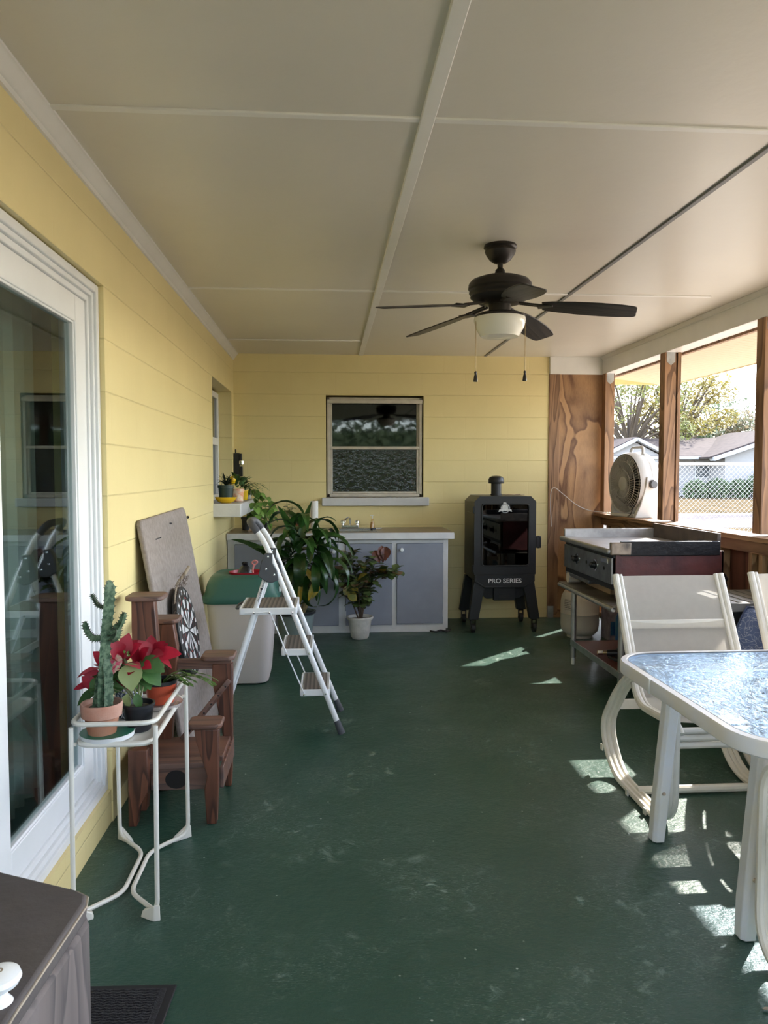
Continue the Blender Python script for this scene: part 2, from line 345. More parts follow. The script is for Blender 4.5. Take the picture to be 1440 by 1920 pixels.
class MB:
    def __init__(s): s.v = []; s.f = []
    def add(s, vs, fs):
        o = len(s.v); s.v += [Vector(v) for v in vs]; s.f += [[i + o for i in f] for f in fs]; return s
    def box(s, x0, x1, y0, y1, z0, z1, mat=None):
        vs = [Vector((x, y, z)) for z in (z0, z1) for y in (y0, y1) for x in (x0, x1)]
        if mat: vs = [mat @ v for v in vs]
        return s.add(vs, [(0, 2, 3, 1), (4, 5, 7, 6), (0, 1, 5, 4), (2, 6, 7, 3), (0, 4, 6, 2), (1, 3, 7, 5)])
    def cbox(s, c, d, rot=(0, 0, 0)):
        m = Matrix.Translation(c) @ Euler(rot).to_matrix().to_4x4()
        return s.box(-d[0] / 2, d[0] / 2, -d[1] / 2, d[1] / 2, -d[2] / 2, d[2] / 2, m)
    def bar(s, p, q, w, h, up=(0, 0, 1)):
        p, q = Vector(p), Vector(q); d = (q - p).normalized(); u = Vector(up)
        a = d.cross(u).normalized() * w / 2; b = a.cross(d).normalized() * h / 2
        vs = [e + i * a + j * b for e in (p, q) for i, j in ((-1, -1), (1, -1), (1, 1), (-1, 1))]
        return s.add(vs, [(3, 2, 1, 0), (4, 5, 6, 7), (0, 1, 5, 4), (1, 2, 6, 5), (2, 3, 7, 6), (3, 0, 4, 7)])
    def tube(s, pts, r, seg=8, closed=False, sq=None, cap=True):
        P = [Vector(p) for p in pts]; n = len(P)
        rs = r if isinstance(r, (list, tuple)) else [r] * n
        T = []
        for i in range(n):
            a = P[(i - 1) % n] if (closed or i > 0) else P[0]; b = P[(i + 1) % n] if (closed or i < n - 1) else P[-1]
            d = b - a; T.append(d.normalized() if d.length > 1e-9 else Vector((0, 0, 1)))
        u = Vector((0, 0, 1)) if abs(T[0].z) < .9 else Vector((0, 1, 0))
        u = (u - T[0] * u.dot(T[0])).normalized(); vs = []
        for i in range(n):
            u = (u - T[i] * u.dot(T[i])); u = u.normalized() if u.length > 1e-6 else T[i].orthogonal().normalized()
            w = T[i].cross(u)
            for k in range(seg):
                a = 2 * PI * k / seg + (PI / seg)
                vs.append(P[i] + (u * math.cos(a) + w * math.sin(a)) * rs[i])
        fs = []
        m = n if closed else n - 1
        for i in range(m):
            j = (i + 1) % n
            for k in range(seg): fs.append((i * seg + k, i * seg + (k + 1) % seg, j * seg + (k + 1) % seg, j * seg + k))
        if cap and not closed: fs += [tuple(reversed(range(seg))), tuple(range((n - 1) * seg, n * seg))]
        return s.add(vs, fs)
    def cyl(s, p, q, r, seg=16, r2=None): return s.tube([p, q], [r, r if r2 is None else r2], seg)
    def lathe(s, c, prof, seg=24, mat=None, sx=1, sy=1):
        vs = []; c = Vector(c)
        for r, z in prof:
            for k in range(seg):
                a = 2 * PI * k / seg; p = Vector((r * sx * math.cos(a), r * sy * math.sin(a), z))
                vs.append((mat @ p if mat else p) + c)
        fs = []
        for i in range(len(prof) - 1):
            for k in range(seg): fs.append((i * seg + k, i * seg + (k + 1) % seg, (i + 1) * seg + (k + 1) % seg, (i + 1) * seg + k))
        if prof[0][0] > 1e-6: fs.append(tuple(reversed(range(seg))))
        if prof[-1][0] > 1e-6: fs.append(tuple(range((len(prof) - 1) * seg, len(prof) * seg)))
        return s.add(vs, fs)
    def prism(s, poly, o, u, v, t):
        o, u, v = Vector(o), Vector(u), Vector(v); n = u.cross(v).normalized() * t; k = len(poly)
        a = [o + u * x + v * y for x, y in poly]; vs = a + [p + n for p in a]
        fs = [tuple(reversed(range(k))), tuple(range(k, 2 * k))] + [(i, (i + 1) % k, (i + 1) % k + k, i + k) for i in range(k)]
        return s.add(vs, fs)
    def leaf(s, base, d, up, L, W, droop=.3, fold=.15, n=6, tip=1.4, peak=.4, wav=0., lobe=0.):
        base, d, up = Vector(base), Vector(d).normalized(), Vector(up)
        side = d.cross(up)
        side = side.normalized() if side.length > 1e-4 else d.orthogonal().normalized()
        nn = side.cross(d).normalized(); vs = []; p = base.copy(); ang = 0
        st = L / n
        for i in range(n + 1):
            t = i / n
            w = W / 2 * (math.sin(PI * min(1, t ** (math.log(.5) / math.log(peak)))) ** (1 / tip) if 0 < t < 1 else .06)
            if lobe and i % 2: w *= 1 + lobe
            dd = (d * math.cos(ang) - nn * math.sin(ang)); un = (nn * math.cos(ang) + d * math.sin(ang))
            wv = wav * W * math.sin(i * 2.1)
            vs += [p - side * w + un * (w * fold * 2 + wv), p, p + side * w + un * (w * fold * 2 - wv)]
            p = p + dd * st; ang += droop / n * 1.6
        fs = []
        for i in range(n):
            a = i * 3; fs += [(a, a + 1, a + 4, a + 3), (a + 1, a + 2, a + 5, a + 4)]
        return s.add(vs, fs)
    def build(s, name, m, parent=None, bevel=0., smooth=35, seg=2, sub=0, solid=0.):
        me = bpy.data.meshes.new(name)
        off = WORLD.get(parent.name) if parent else None
        vs = [v - off for v in s.v] if off is not None else s.v
        me.from_pydata([tuple(v) for v in vs], [], s.f); me.update()
        bm = bmesh.new(); bm.from_mesh(me)
        bmesh.ops.remove_doubles(bm, verts=bm.verts, dist=1e-6) if not solid and False else None
        bmesh.ops.recalc_face_normals(bm, faces=bm.faces); bm.to_mesh(me); bm.free()
        me.materials.append(m)
        if smooth:
            me.shade_smooth(); me.set_sharp_from_angle(angle=R(smooth))
        o = bpy.data.objects.new(name, me); col.objects.link(o)
        if parent: o.parent = parent
        if off is not None: WORLD[o.name] = off
        if solid:
            q = o.modifiers.new('Solidify', 'SOLIDIFY'); q.thickness = solid; q.offset = 0
        if bevel:
            q = o.modifiers.new('Bevel', 'BEVEL'); q.width = bevel; q.segments = seg; q.limit_method = 'ANGLE'; q.angle_limit = R(40); q.harden_normals = False
        if sub:
            q = o.modifiers.new('Subsurf', 'SUBSURF'); q.levels = sub; q.render_levels = sub
        return o
def tag(o, label, cat_, group=None):
    o['label'] = label; o['category'] = cat_
    if group: o['group'] = group
    return o
def thing(name, label, cat_, loc, group=None, rz=0., world=True):
    o = bpy.data.objects.new(name, None); col.objects.link(o); o.location = loc; o.rotation_euler.z = rz
    o.empty_display_size = .05
    if world: WORLD[o.name] = Vector(loc)
    return tag(o, label, cat_, group)
def struct(mb, name, m, parent=None, **k):
    o = mb.build(name, m, parent, **k)
    if not parent: o['kind'] = 'structure'
    return o
def solo(mb, name, m, label, cat_, group=None, **k): return tag(mb.build(name, m, **k), label, cat_, group)
def text(name, body, size, m, parent, loc, rot, extr=.0006, sx=1., bold=0., align='CENTER'):
    cu = bpy.data.curves.new('txt', 'FONT'); cu.body = body; cu.size = size; cu.extrude = extr; cu.align_x = align; cu.align_y = 'CENTER'; cu.offset = bold
    t = bpy.data.objects.new('txt', cu); col.objects.link(t)
    dg = bpy.context.evaluated_depsgraph_get(); me = bpy.data.meshes.new_from_object(t.evaluated_get(dg))
    bpy.data.objects.remove(t)
    me.materials.clear(); me.materials.append(m)
    o = bpy.data.objects.new(name, me); col.objects.link(o); o.parent = parent
    off = WORLD.get(parent.name, Vector((0, 0, 0))) if parent else Vector((0, 0, 0))
    o.location = Vector(loc) - off; o.rotation_euler = rot; o.scale = (sx, 1, 1)
    return o
def label_part(o, s): o['label'] = s; return o

# ------------------------------------------------------------------ room shell
XL, XR, YB, H = -.844, 2.556, 7.016, 2.437
YF = -1.3
struct(MB().box(-1.2, 2.72, YF - .3, 7.5, -.12, 0), 'floor', m_floor, smooth=0)
struct(MB().box(-1.1, 2.75, YF - .3, 7.4, H, H + .05), 'ceiling', m_ceil, smooth=0)
# left wall with openings (sliding door and window)
DY0, DY1, DZ1, WY0, WY1, WZ0, WZ1 = .75, 3.0, 2.075, 5.73, 6.86, 1.08, 2.075
b = MB(); x0 = -1.04
b.box(x0, XL, YF, DY0, 0, H); b.box(x0, XL, DY0, DY1, DZ1, H); b.box(x0, XL - .006, DY0, DY1, 0, .13)
b.box(x0, XL, DY1, WY0, 0, H); b.box(x0, XL, WY0, WY1, 0, WZ0); b.box(x0, XL, WY0, WY1, WZ1, H); b.box(x0, XL, WY1, YB + .2, 0, H)
struct(b, 'wall_left', m_wally, smooth=0)
# back wall with window opening
bx0, bx1, bz0, bz1 = -.012, .885, 1.137, 2.07
b = MB(); y1 = YB + .2
b.box(XL, bx0, YB, y1, 0, H); b.box(bx1, 2.06, YB, y1, 0, H); b.box(bx0, bx1, YB, y1, 0, bz0); b.box(bx0, bx1, YB, y1, bz1, H)
struct(b, 'wall_back', m_wallx, smooth=0)
struct(MB().box(2.06, 2.60, YB, YB + .02, 0.045, 2.277), 'wall_back_plywood', m_ply, smooth=0)
struct(MB().box(2.06, 2.60, YB - .02, YB + .06, 0, .05), 'baseboard_back', m_posty, smooth=0)
struct(MB().box(2.06, 2.16, YB - .012, YB, 0.05, 2.277), 'trim_1', m_postz, bevel=.003)
struct(MB().box(2.06, 2.60, YB - .03, YB + .03, 2.277, H), 'trim_2', m_white, bevel=.003)
# header beam right, crown mouldings
struct(MB().box(XR, XR + .14, YF - .2, YB + .02, 2.277, H + .02), 'trim_3', m_white, bevel=.004)
struct(MB().box(XR + .145, XR + .175, YF - .2, YB + .3, 2.262, 2.42), 'trim_4', m_postz)
def crown(name, pts2, o, u, v, t):
    struct(MB().prism(pts2, o, u, v, t), name, m_white, smooth=50)
cp = [(0, 0), (.045, 0), (.045, -.008), (.036, -.012), (.032, -.022), (.022, -.028), (.018, -.040), (.010, -.045), (.008, -.060), (0, -.062)]
crown('trim_5', cp, (XL, YF, H), (1, 0, 0), (0, 0, 1), -(YB - YF))
cps = [(a * .55, c * .5) for a, c in cp]
crown('trim_6', cps, (XL, YB, H), (0, -1, 0), (0, 0, 1), 3.41)
crown('trim_7', cps, (XR, YF, H), (-1, 0, 0), (0, 0, 1), (YB - YF))
# ceiling battens
bw = .022
def batten(name, x0, x1, y0, y1, m=m_ceil, h=.010): struct(MB().box(x0, x1, y0, y1, H - h, H + .002), name, m, bevel=.003)
batten('trim_8', .305 - bw, .305 + bw, YF, YB - .03, m_white, .012)
batten('trim_9', 1.452 - .012, 1.452 + .012, YF, YB - .03, m_greybatten, .008)
k = 10
for yb in (.15, 2.35, 4.545, 6.27):
    for a, c in ((XL + .03, .305 - bw), (.305 + bw, 1.44), (1.464, 2.33)):
        if yb > 6 and a > 0: continue
        batten('trim_%d' % k, a, c, yb - .014, yb + .014, m_white, .007); k += 1
# posts, sill and half wall on the right
for i, y in enumerate((6.905, 5.66, 4.33, 3.02, 1.7, .4, -.95)):
    p = MB().box(XR, XR + .089, y, y + .089, 1.0, 2.277)
    struct(p, 'trim_%d' % k, m_postz, bevel=.003); k += 1
    pl = MB().box(XR + .012, XR + .078, y - .003, y + .001, 2.205, 2.277); pl.prism([(.012, 0), (.078, 0), (.045, -.028)], (XR, y - .003, 2.206), (1, 0, 0), (0, 0, 1), -.003)
    if y > 1: struct(pl, 'trim_%d' % k, m_galv); k += 1
    # screen spline strip on the outer side
    if i: struct(MB().box(XR + .10, XR + .125, y - .004, y + .093, .99, 2.277), 'trim_%d' % k, m_postz); k += 1
struct(MB().box(2.505, 2.70, YF, YB, .955, .987), 'trim_%d' % k, m_posty, bevel=.004); k += 1
struct(MB().box(2.575, 2.66, YF, YB, .875, .955), 'trim_%d' % k, m_posty, bevel=.003); k += 1
struct(MB().box(2.575, 2.66, YF, YB, 0, .04), 'trim_%d' % k, m_posty, bevel=.003); k += 1
struct(MB().box(2.665, 2.70, YF, YB, 0, .955), 'wall_right', m_sheath, smooth=0)
b = MB(); yy = YB - .06
st = [6.85, 6.45, 6.05, 5.68, 5.25, 4.85, 4.45, 4.34, 4.22, 3.82, 3.42, 3.04, 2.6, 2.2, 1.72, 1.3, .9, .42, -.1, -.5, -.9]
for i, y in enumerate(st):
    struct(MB().box(2.578, 2.662, y, y + .038, .04, .875), 'trim_%d' % k, m_studz, bevel=.002); k += 1
# soffit, fascia and roof beyond
XE, YC = 3.37, 7.41
def soz(x): return 2.227 + (XE - x) * .112
b = MB(); ys_ = []; y_ = YF - .6
while y_ < YC - .075:
    ys_ += [(y_, .004), (y_ + .004, 0), (y_ + .032, 0), (y_ + .034, .003), (y_ + .036, 0), (y_ + .068, 0), (y_ + .071, .007)]; y_ += .075
ys_.append((YC, 0)); xa_, xb_ = XR + .13, XE; vv_ = []
for yy_, gz_ in ys_: vv_ += [(xa_, yy_, soz(xa_) + gz_), (xb_, yy_, soz(xb_) + gz_), (xb_, yy_, soz(xb_) + .02), (xa_, yy_, soz(xa_) + .02)]
m2 = len(ys_) - 1
b.add(vv_, [(i * 4 + k_, i * 4 + (k_ + 1) % 4, i * 4 + 4 + (k_ + 1) % 4, i * 4 + 4 + k_) for i in range(m2) for k_ in range(4)] + [(0, 1, 2, 3), (m2 * 4, m2 * 4 + 1, m2 * 4 + 2, m2 * 4 + 3)])
struct(b, 'ceiling_soffit', m_soffit, smooth=0)
b = MB().box(XE, XE + .02, YF - .6, YC + .02, 2.222, 2.40); b.box(XR, XE, YC, YC + .02, 2.235, 2.45)
struct(b, 'trim_%d' % k, m_yel, smooth=0); k += 1
struct(MB().box(-3.2, XE, YF - .6, YC, H + .06, H + .2), 'ceiling_roof', m_roof, smooth=0)
# interior rooms behind glass
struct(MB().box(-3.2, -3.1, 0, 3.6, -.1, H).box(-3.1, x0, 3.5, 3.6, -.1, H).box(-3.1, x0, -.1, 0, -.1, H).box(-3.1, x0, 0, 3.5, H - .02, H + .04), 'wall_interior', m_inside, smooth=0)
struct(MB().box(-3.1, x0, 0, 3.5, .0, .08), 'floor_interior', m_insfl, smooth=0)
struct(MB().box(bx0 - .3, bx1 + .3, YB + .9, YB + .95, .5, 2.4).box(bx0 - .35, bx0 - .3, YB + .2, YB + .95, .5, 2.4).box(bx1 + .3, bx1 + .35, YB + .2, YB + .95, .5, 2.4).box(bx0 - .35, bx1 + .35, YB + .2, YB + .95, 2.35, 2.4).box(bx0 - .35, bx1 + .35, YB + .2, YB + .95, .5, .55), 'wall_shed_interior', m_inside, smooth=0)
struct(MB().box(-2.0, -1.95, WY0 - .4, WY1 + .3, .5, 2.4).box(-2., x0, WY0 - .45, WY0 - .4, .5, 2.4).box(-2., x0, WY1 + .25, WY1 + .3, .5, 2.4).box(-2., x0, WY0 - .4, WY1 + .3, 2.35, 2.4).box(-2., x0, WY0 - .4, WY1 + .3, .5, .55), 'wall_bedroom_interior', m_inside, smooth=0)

# ------------------------------------------------------------------ sliding door
d = bpy.data.objects.new('door_1', None); col.objects.link(d); d['kind'] = 'structure'; d.location = (-.88, 1.9, .13); WORLD['door_1'] = Vector(d.location)
def frame_yz(mb, y0, y1, z0, z1, w, xa, xb, wz=None):
    wz = wz or w
    mb.box(xa, xb, y0, y0 + w, z0, z1); mb.box(xa, xb, y1 - w, y1, z0, z1); mb.box(xa, xb, y0 + w, y1 - w, z1 - wz, z1); mb.box(xa, xb, y0 + w, y1 - w, z0, z0 + wz); return mb
f = MB(); frame_yz(f, DY0, DY1 - .002, .13, DZ1 - .004, .03, -.99, -.862); frame_yz(f, DY0 + .03, DY1 - .032, .16, DZ1 - .034, .018, -.99, -.872); frame_yz(f, DY0 + .048, DY1 - .05, .178, DZ1 - .052, .022, -.99, -.884)
f.build('door_frame', m_vinyl, d, bevel=.003)
s1 = MB(); frame_yz(s1, 2.06, 2.93, .20, 2.0, .11, -.935, -.893, .095); frame_yz(s1, 2.165, 2.825, .29, 1.91, .012, -.93, -.899)
sash = s1.build('door_sash', m_vinyl, d, bevel=.003)
MB().box(-.917, -.913, 2.17, 2.82, .295, 1.905).build('door_glass', m_dglass, sash, smooth=0)
s2 = MB(); frame_yz(s2, .80, 2.12, .20, 2.0, .10, -.982, -.942, .095)
sash2 = s2.build('door_sash', m_vinyl, d, bevel=.003)
MB().box(-.965, -.961, .9, 2.03, .295, 1.905).build('door_glass', m_dglass, sash2, smooth=0)
# vertical blinds inside
bl = thing('vertical_blind', 'grey vertical blinds hanging inside the sliding glass door', 'blind', (-1.12, 1.9, 2.08))
MB().box(-1.15, -1.10, .85, 2.98, 2.03, 2.07).build('head_rail', m_whitepl, bl)
for i in range(24):
    y = .9 + i * .088
    a = R(62 + rnd.uniform(-12, 12)); c = Vector((-1.125, y, 0)); dx = Vector((math.sin(a), math.cos(a), 0)) * .042
    q = MB(); q.add([c - dx + Vector((0, 0, .17)), c + dx + Vector((0, 0, .17)), c + dx + Vector((0, 0, 2.03)), c - dx + Vector((0, 0, 2.03))], [(0, 1, 2, 3)])
    q.build('slat', m_blind, bl, smooth=0, solid=.002)
# ------------------------------------------------------------------ windows
def window_x(name, x0, x1, z0, z1, y, loc):
    w = bpy.data.objects.new(name, None); col.objects.link(w); w['kind'] = 'structure'; w.location = loc; WORLD[name] = Vector(loc)
    f = MB(); f.box(x0, x0 + .026, y + .01, y + .09, z0, z1).box(x1 - .026, x1, y + .01, y + .09, z0, z1).box(x0, x1, y + .01, y + .09, z1 - .045, z1).box(x0, x1, y + .01, y + .09, z0, z0 + .03)
    f.box(x0 - .0, x1, y - .012, y + .03, z1 - .055, z1 - .02)
    f.build('window_frame', m_alum, w, bevel=.003)
    zm = z0 + (z1 - z0) * .485
    s = MB(); s.box(x0 + .026, x0 + .05, y + .02, y + .06, z0 + .03, zm + .02).box(x1 - .05, x1 - .026, y + .02, y + .06, z0 + .03, zm + .02).box(x0 + .05, x1 - .05, y + .02, y + .06, z0 + .03, z0 + .05).box(x0 + .026, x1 - .026, y + .005, y + .06, zm - .005, zm + .022)
    sa = s.build('lower_sash', m_alum, w, bevel=.004)
    MB().box(x0 + .05, x1 - .05, y + .038, y + .042, z0 + .05, zm).build('pane', m_obsc, sa, smooth=0)
    s = MB(); s.box(x0 + .026, x0 + .047, y + .05, y + .085, zm + .02, z1 - .045).box(x1 - .047, x1 - .026, y + .05, y + .085, zm + .02, z1 - .045)
    sb = s.build('upper_sash', m_alum, w, bevel=.003)
    MB().box(x0 + .045, x1 - .045, y + .064, y + .068, zm + .02, z1 - .05).build('pane', m_plain, sb, smooth=0)
    return w
w1 = window_x('window_1', bx0 + .01, bx1 - .012, bz0 + .003, bz1 - .018, YB + .005, (.43, YB, 1.13))
MB().box(-.052, .932, YB - .055, YB + .03, 1.06, 1.137).build('window_sill', m_sillgrey, w1, bevel=.006)
w2 = bpy.data.objects.new('window_2', None); col.objects.link(w2); w2['kind'] = 'structure'; w2.location = (-.95, 6.3, 1.1); WORLD['window_2'] = Vector(w2.location)
f = MB(); frame_yz(f, WY0 + .01, WY1 - .01, WZ0 + .05, WZ1 - .02, .05, -1.0, -.955); f.box(-1.0, -.955, WY0 + .05, WY1 - .05, 1.60, 1.665)
f.build('window_frame', m_vinyl, w2, bevel=.003)
MB().box(-.985, -.981, WY0 + .06, WY1 - .06, WZ0 + .1, 1.60).box(-.975, -.971, WY0 + .06, WY1 - .06, 1.665, WZ1 - .07).build('pane', m_plain, w2, smooth=0)
MB().box(-.99, -.64, WY0 - .02, WY1 + .02, 1.035, 1.135).build('window_sill', m_sillgrey, w2, bevel=.008)

# ------------------------------------------------------------------ ceiling fan
FX, FY = .817, 3.607
fan = thing('ceiling_fan', 'dark bronze five-blade ceiling fan with white bowl light and two pull chains', 'ceiling fan', (FX, FY, H))
MB().lathe((FX, FY, 0), [(.075, H), (.078, H - .012), (.070, H - .018), (.073, H - .03), (.066, H - .045), (.05, H - .068), (.03, H - .082), (.018, H - .086)], 36).build('canopy', m_bronze, fan)
MB().cyl((FX, FY, H - .08), (FX, FY, 2.29), .013).lathe((FX, FY, 0), [(.014, 2.33), (.022, 2.322), (.026, 2.30), (.045, 2.286), (.05, 2.278)], 24).build('downrod', m_bronze, fan)
MB().lathe((FX, FY, 0), [(.03, 2.288), (.10, 2.285), (.135, 2.272), (.148, 2.255), (.150, 2.235), (.143, 2.228), (.146, 2.215), (.138, 2.205), (.140, 2.195), (.125, 2.182), (.10, 2.168), (.06, 2.16)], 48).build('motor_housing', m_bronze, fan)
MB().lathe((FX, FY, 0), [(.052, 2.165), (.052, 2.125), (.058, 2.12), (.10, 2.118), (.118, 2.110), (.120, 2.098), (.05, 2.096)], 36).build('light_kit', m_bronze, fan)
MB().lathe((FX, FY, 0), [(.112, 2.102), (.121, 2.098), (.122, 2.085), (.115, 2.055), (.098, 2.025), (.088, 2.010), (.070, 2.012), (.04, 2.007), (0, 2.005)], 40).build('light_bowl', m_opal, fan)
for a in (342, 54, 126, 198, 270):
    A = R(a); rot = Matrix.Translation((FX, FY, 0)) @ Matrix.Rotation(A, 4, 'Z')
    q = MB(); q.bar((.09, -.012, 2.163), (.20, -.016, 2.145), .014, .008); q.bar((.09, .012, 2.163), (.20, .016, 2.145), .014, .008)
    q.box(.175, .245, -.028, .028, 2.137, 2.145)
    q.v = [rot @ v for v in q.v]
    q.build('blade_arm', m_bronze, fan, bevel=.002)
    prof = [(0, .040), (.05, .052), (.15, .064), (.26, .068), (.35, .064), (.405, .056), (.418, .050), (.425, .040)]
    bmx = MB(); top = [(x, w) for x, w in prof]; poly = top + [(x, -w) for x, w in reversed(prof)]
    bmx.prism(poly, (0, 0, 0), (1, 0, 0), (0, 1, 0), .006)
    tr = Matrix.Translation((.195, 0, 2.142)) @ Matrix.Rotation(R(6.5), 4, 'Y') @ Matrix.Rotation(R(-13), 4, 'X')
    ob = bmx.build('blade', m_blade, None, bevel=.002)
    ob.parent = fan; ob.matrix_local = Matrix.Translation(-Vector((FX, FY, H))) @ rot @ tr
for sx, zz, lab in ((-.118, 1.80, 'l'), (.118, 1.805, 'r')):
    q = MB().tube([(FX + sx, FY - .02, 2.10), (FX + sx, FY - .02, zz + .04)], .0016, 6); ch = q.build('pull_chain', m_brass, fan)
    MB().lathe((FX + sx, FY - .02, 0), [(.003, zz + .045), (.007, zz + .04), (.005, zz + .03), (.008, zz + .02), (.011, zz), (.010, zz - .004)], 12).build('pull_knob', m_bronze, ch)

# ------------------------------------------------------------------ sink cabinet
cx0, cx1, cyf = -.838, 1.028, 6.45
cab = thing('sink_cabinet', 'long low white sink cabinet with blue-grey doors along the yellow back wall', 'cabinet', (.1, 6.72, 0))
q = MB(); q.box(cx0, cx1, cyf + .015, YB - .004, 0.05, .80)
q.build('carcass', m_cabw, cab, smooth=0)
q = MB(); q.box(cx0, cx1, cyf, cyf + .018, .765, .805); q.box(cx0, cx1, cyf, cyf + .018, 0.0, .062)
for a, c in ((cx0, -.775), (-.335, -.29), (.09, .15), (.545, .585), (.985, cx1)): q.box(a, c, cyf - .001, cyf + .018, .03, .80)
q.box(cx1 - .018, cx1, cyf, YB - .004, 0, .80)
q.build('face_frame', m_cabw, cab, bevel=.002)
for i, (a, c, kx, kz) in enumerate(((-.78, -.335, -.38, .70), (-.29, .09, .05, .70), (.15, .545, .50, .69), (.585, .985, .625, .71))):
    dd = MB().box(a, c, cyf - .018, cyf + .001, .065 + (i > 2) * .01, .762).build('door', m_cabg, cab, bevel=.004)
    MB().lathe((kx, cyf - .018, kz), [(.008, 0), (.007, .012), (.016, .018), (.018, .026), (.012, .033), (0, .035)], 16, Matrix.Rotation(R(90), 4, 'X')).build('door_knob', m_porc, dd)
    hx = c + .002 if i in (0, 3) else a - .002
    for hz in (.62, .13): MB().box(hx - .006, hx + .006, cyf - .022, cyf - .014, hz, hz + .06).build('hinge', m_cabw, dd)
wt = thing('worktop', 'tan laminate worktop with white front edge on the sink cabinet', 'worktop', (.1, 6.70, .80))
q = MB(); SX0, SX1, SY0, SY1 = .10, .40, 6.52, 6.80
for bx in ((cx0, SX0, 6.395, YB - .004), (SX1, 1.065, 6.395, YB - .004), (SX0, SX1, 6.395, SY0), (SX0, SX1, SY1, YB - .004)): q.box(*bx, .808, .860)
q.build('laminate_top', m_lam, wt, smooth=0)
MB().box(cx0, 1.068, 6.388, 6.395, .804, .857).box(1.065, 1.072, 6.388, YB - .004, .804, .857).build('edge_strip', m_cabw, wt, bevel=.001)
sk = thing('sink', 'small stainless steel sink set in the worktop below the window', 'sink', (.25, 6.66, .86))
q = MB(); q.box(SX0 - .02, SX1 + .02, SY0 - .02, SY0, .860, .867).box(SX0 - .02, SX1 + .02, SY1, SY1 + .07, .860, .867).box(SX0 - .02, SX0, SY0, SY1, .860, .867).box(SX1, SX1 + .02, SY0, SY1, .860, .867)
q.build('rim', m_steel, sk, bevel=.003)
q = MB(); q.box(SX0, SX0 + .004, SY0, SY1, .72, .862).box(SX1 - .004, SX1, SY0, SY1, .72, .862).box(SX0, SX1, SY0, SY0 + .004, .72, .862).box(SX0, SX1, SY1 - .004, SY1, .72, .862).box(SX0, SX1, SY0, SY1, .715, .722)
q.build('basin', m_steel, sk)
fc = thing('faucet', 'old chrome two-handle faucet behind the sink', 'faucet', (.20, 6.84, .867))
MB().box(.12, .28, 6.815, 6.865, .867, .895).build('base', m_chrome, fc, bevel=.006)
MB().tube(fil([(.20, 6.84, .89), (.20, 6.84, .955), (.185, 6.80, .965), (.15, 6.72, .945), (.15, 6.715, .925)], .03), .010, 10).build('spout', m_chrome, fc)
for x in (.135, .265): MB().lathe((x, 6.84, .895), [(.013, 0), (.011, .012), (.022, .018), (.021, .034), (.012, .044), (0, .046)], 12).build('handle', m_chrome, fc)
so = thing('soap_dispenser', 'amber liquid soap pump bottle on the worktop right of the sink', 'soap bottle', (.405, 6.90, .86))
MB().lathe((.405, 6.90, .86), [(.020, 0), (.022, .003), (.018, .04), (.0155, .055)], 16).build('liquid', m_amber, so)
MB().lathe((.405, 6.90, .86), [(.0155, .055), (.014, .075), (.011, .085), (.008, .09)], 16).build('bottle_neck', glass_mat('clear_bottle', (.85, .75, .6)), so)
MB().cyl((.405, 6.90, .945), (.405, 6.90, .975), .004, 8).bar((.385, 6.90, .976), (.42, 6.90, .976), .008, .005).build('pump', m_whitepl, so)
sb = thing('dish_brush', 'dark dish brush lying across the right edge of the sink', 'brush', (.41, 6.62, .867))
MB().bar((.38, 6.60, .873), (.41, 6.62, .877), .03, .014).build('bristles', m_blackmetal, sb); MB().bar((.41, 6.62, .877), (.475, 6.66, .879), .016, .009).build('handle', m_steel, sb, bevel=.003)
pt = thing('paper_towel_roll', 'white paper towel roll standing upright on the worktop', 'paper towel', (-.12, 6.88, .86))
MB().lathe((-.12, 6.88, .86), [(.034, 0), (.035, .01), (.035, .245), (.034, .25), (.015, .25)], 28).build('roll', m_paper, pt)
MB().lathe((-.12, 6.88, .86), [(.010, .246), (.014, .252), (.010, .253)], 16).build('core', m_tanbox, pt)

# ------------------------------------------------------------------ small pots on the worktop and the side window sill
def pot(mb, c, rt, rb, h, lip=.006, liph=.02, seg=28):
    return mb.lathe(c, [(rb * .9, 0), (rb, .003), (rt - lip, h - liph), (rt, h - liph + .001), (rt, h), (rt - .006, h), (rt - .01, h - .02), (0, h - .022)], seg)
def soil(c, r, h): return MB().lathe(c, [(r, h - .024), (r * .7, h - .018), (0, h - .016)], 20)
pp = thing('potted_pothos', 'green pothos in a small black pot at the left end of the worktop', 'potted plant', (-.71, 6.78, .86))
pot(MB(), (-.71, 6.78, .86), .052, .042, .115).build('pot', m_blackpot, pp); soil((-.71, 6.78, .86), .045, .115).build('soil', m_soil, pp)
lm = MB(); sm = MB()
for i in range(26):
    a = rnd.uniform(-1.4, .9); rr = rnd.uniform(.04, .28); p0 = Vector((-.71, 6.78, .965)); 
    e = p0 + Vector((math.cos(a) * rr * 1.1, math.sin(a) * rr * .5 - .03, rnd.uniform(.0, .12)))
    mid = (p0 + e) / 2 + Vector((0, 0, .06)); sm.tube(cat([p0, mid, e], 4), .002, 5)
    lm.leaf(e, (abs(math.cos(a)), math.sin(a) * .5, -.1), (0, 0, 1), rnd.uniform(.06, .10), rnd.uniform(.045, .07), .8, .1, 5, 1.2, .35)
lm.build('foliage', m_pothos, pp); sm.build('vine', m_stem, pp)
bl_ = MB().leaf((-.60, 6.62, .95), (-.55, -.4, -.75), (0, -1, .2), .17, .04, .3, .2, 6); bl_.build('withered_leaf', M('withered_leaf', (.42, .28, .17), .7), pp)
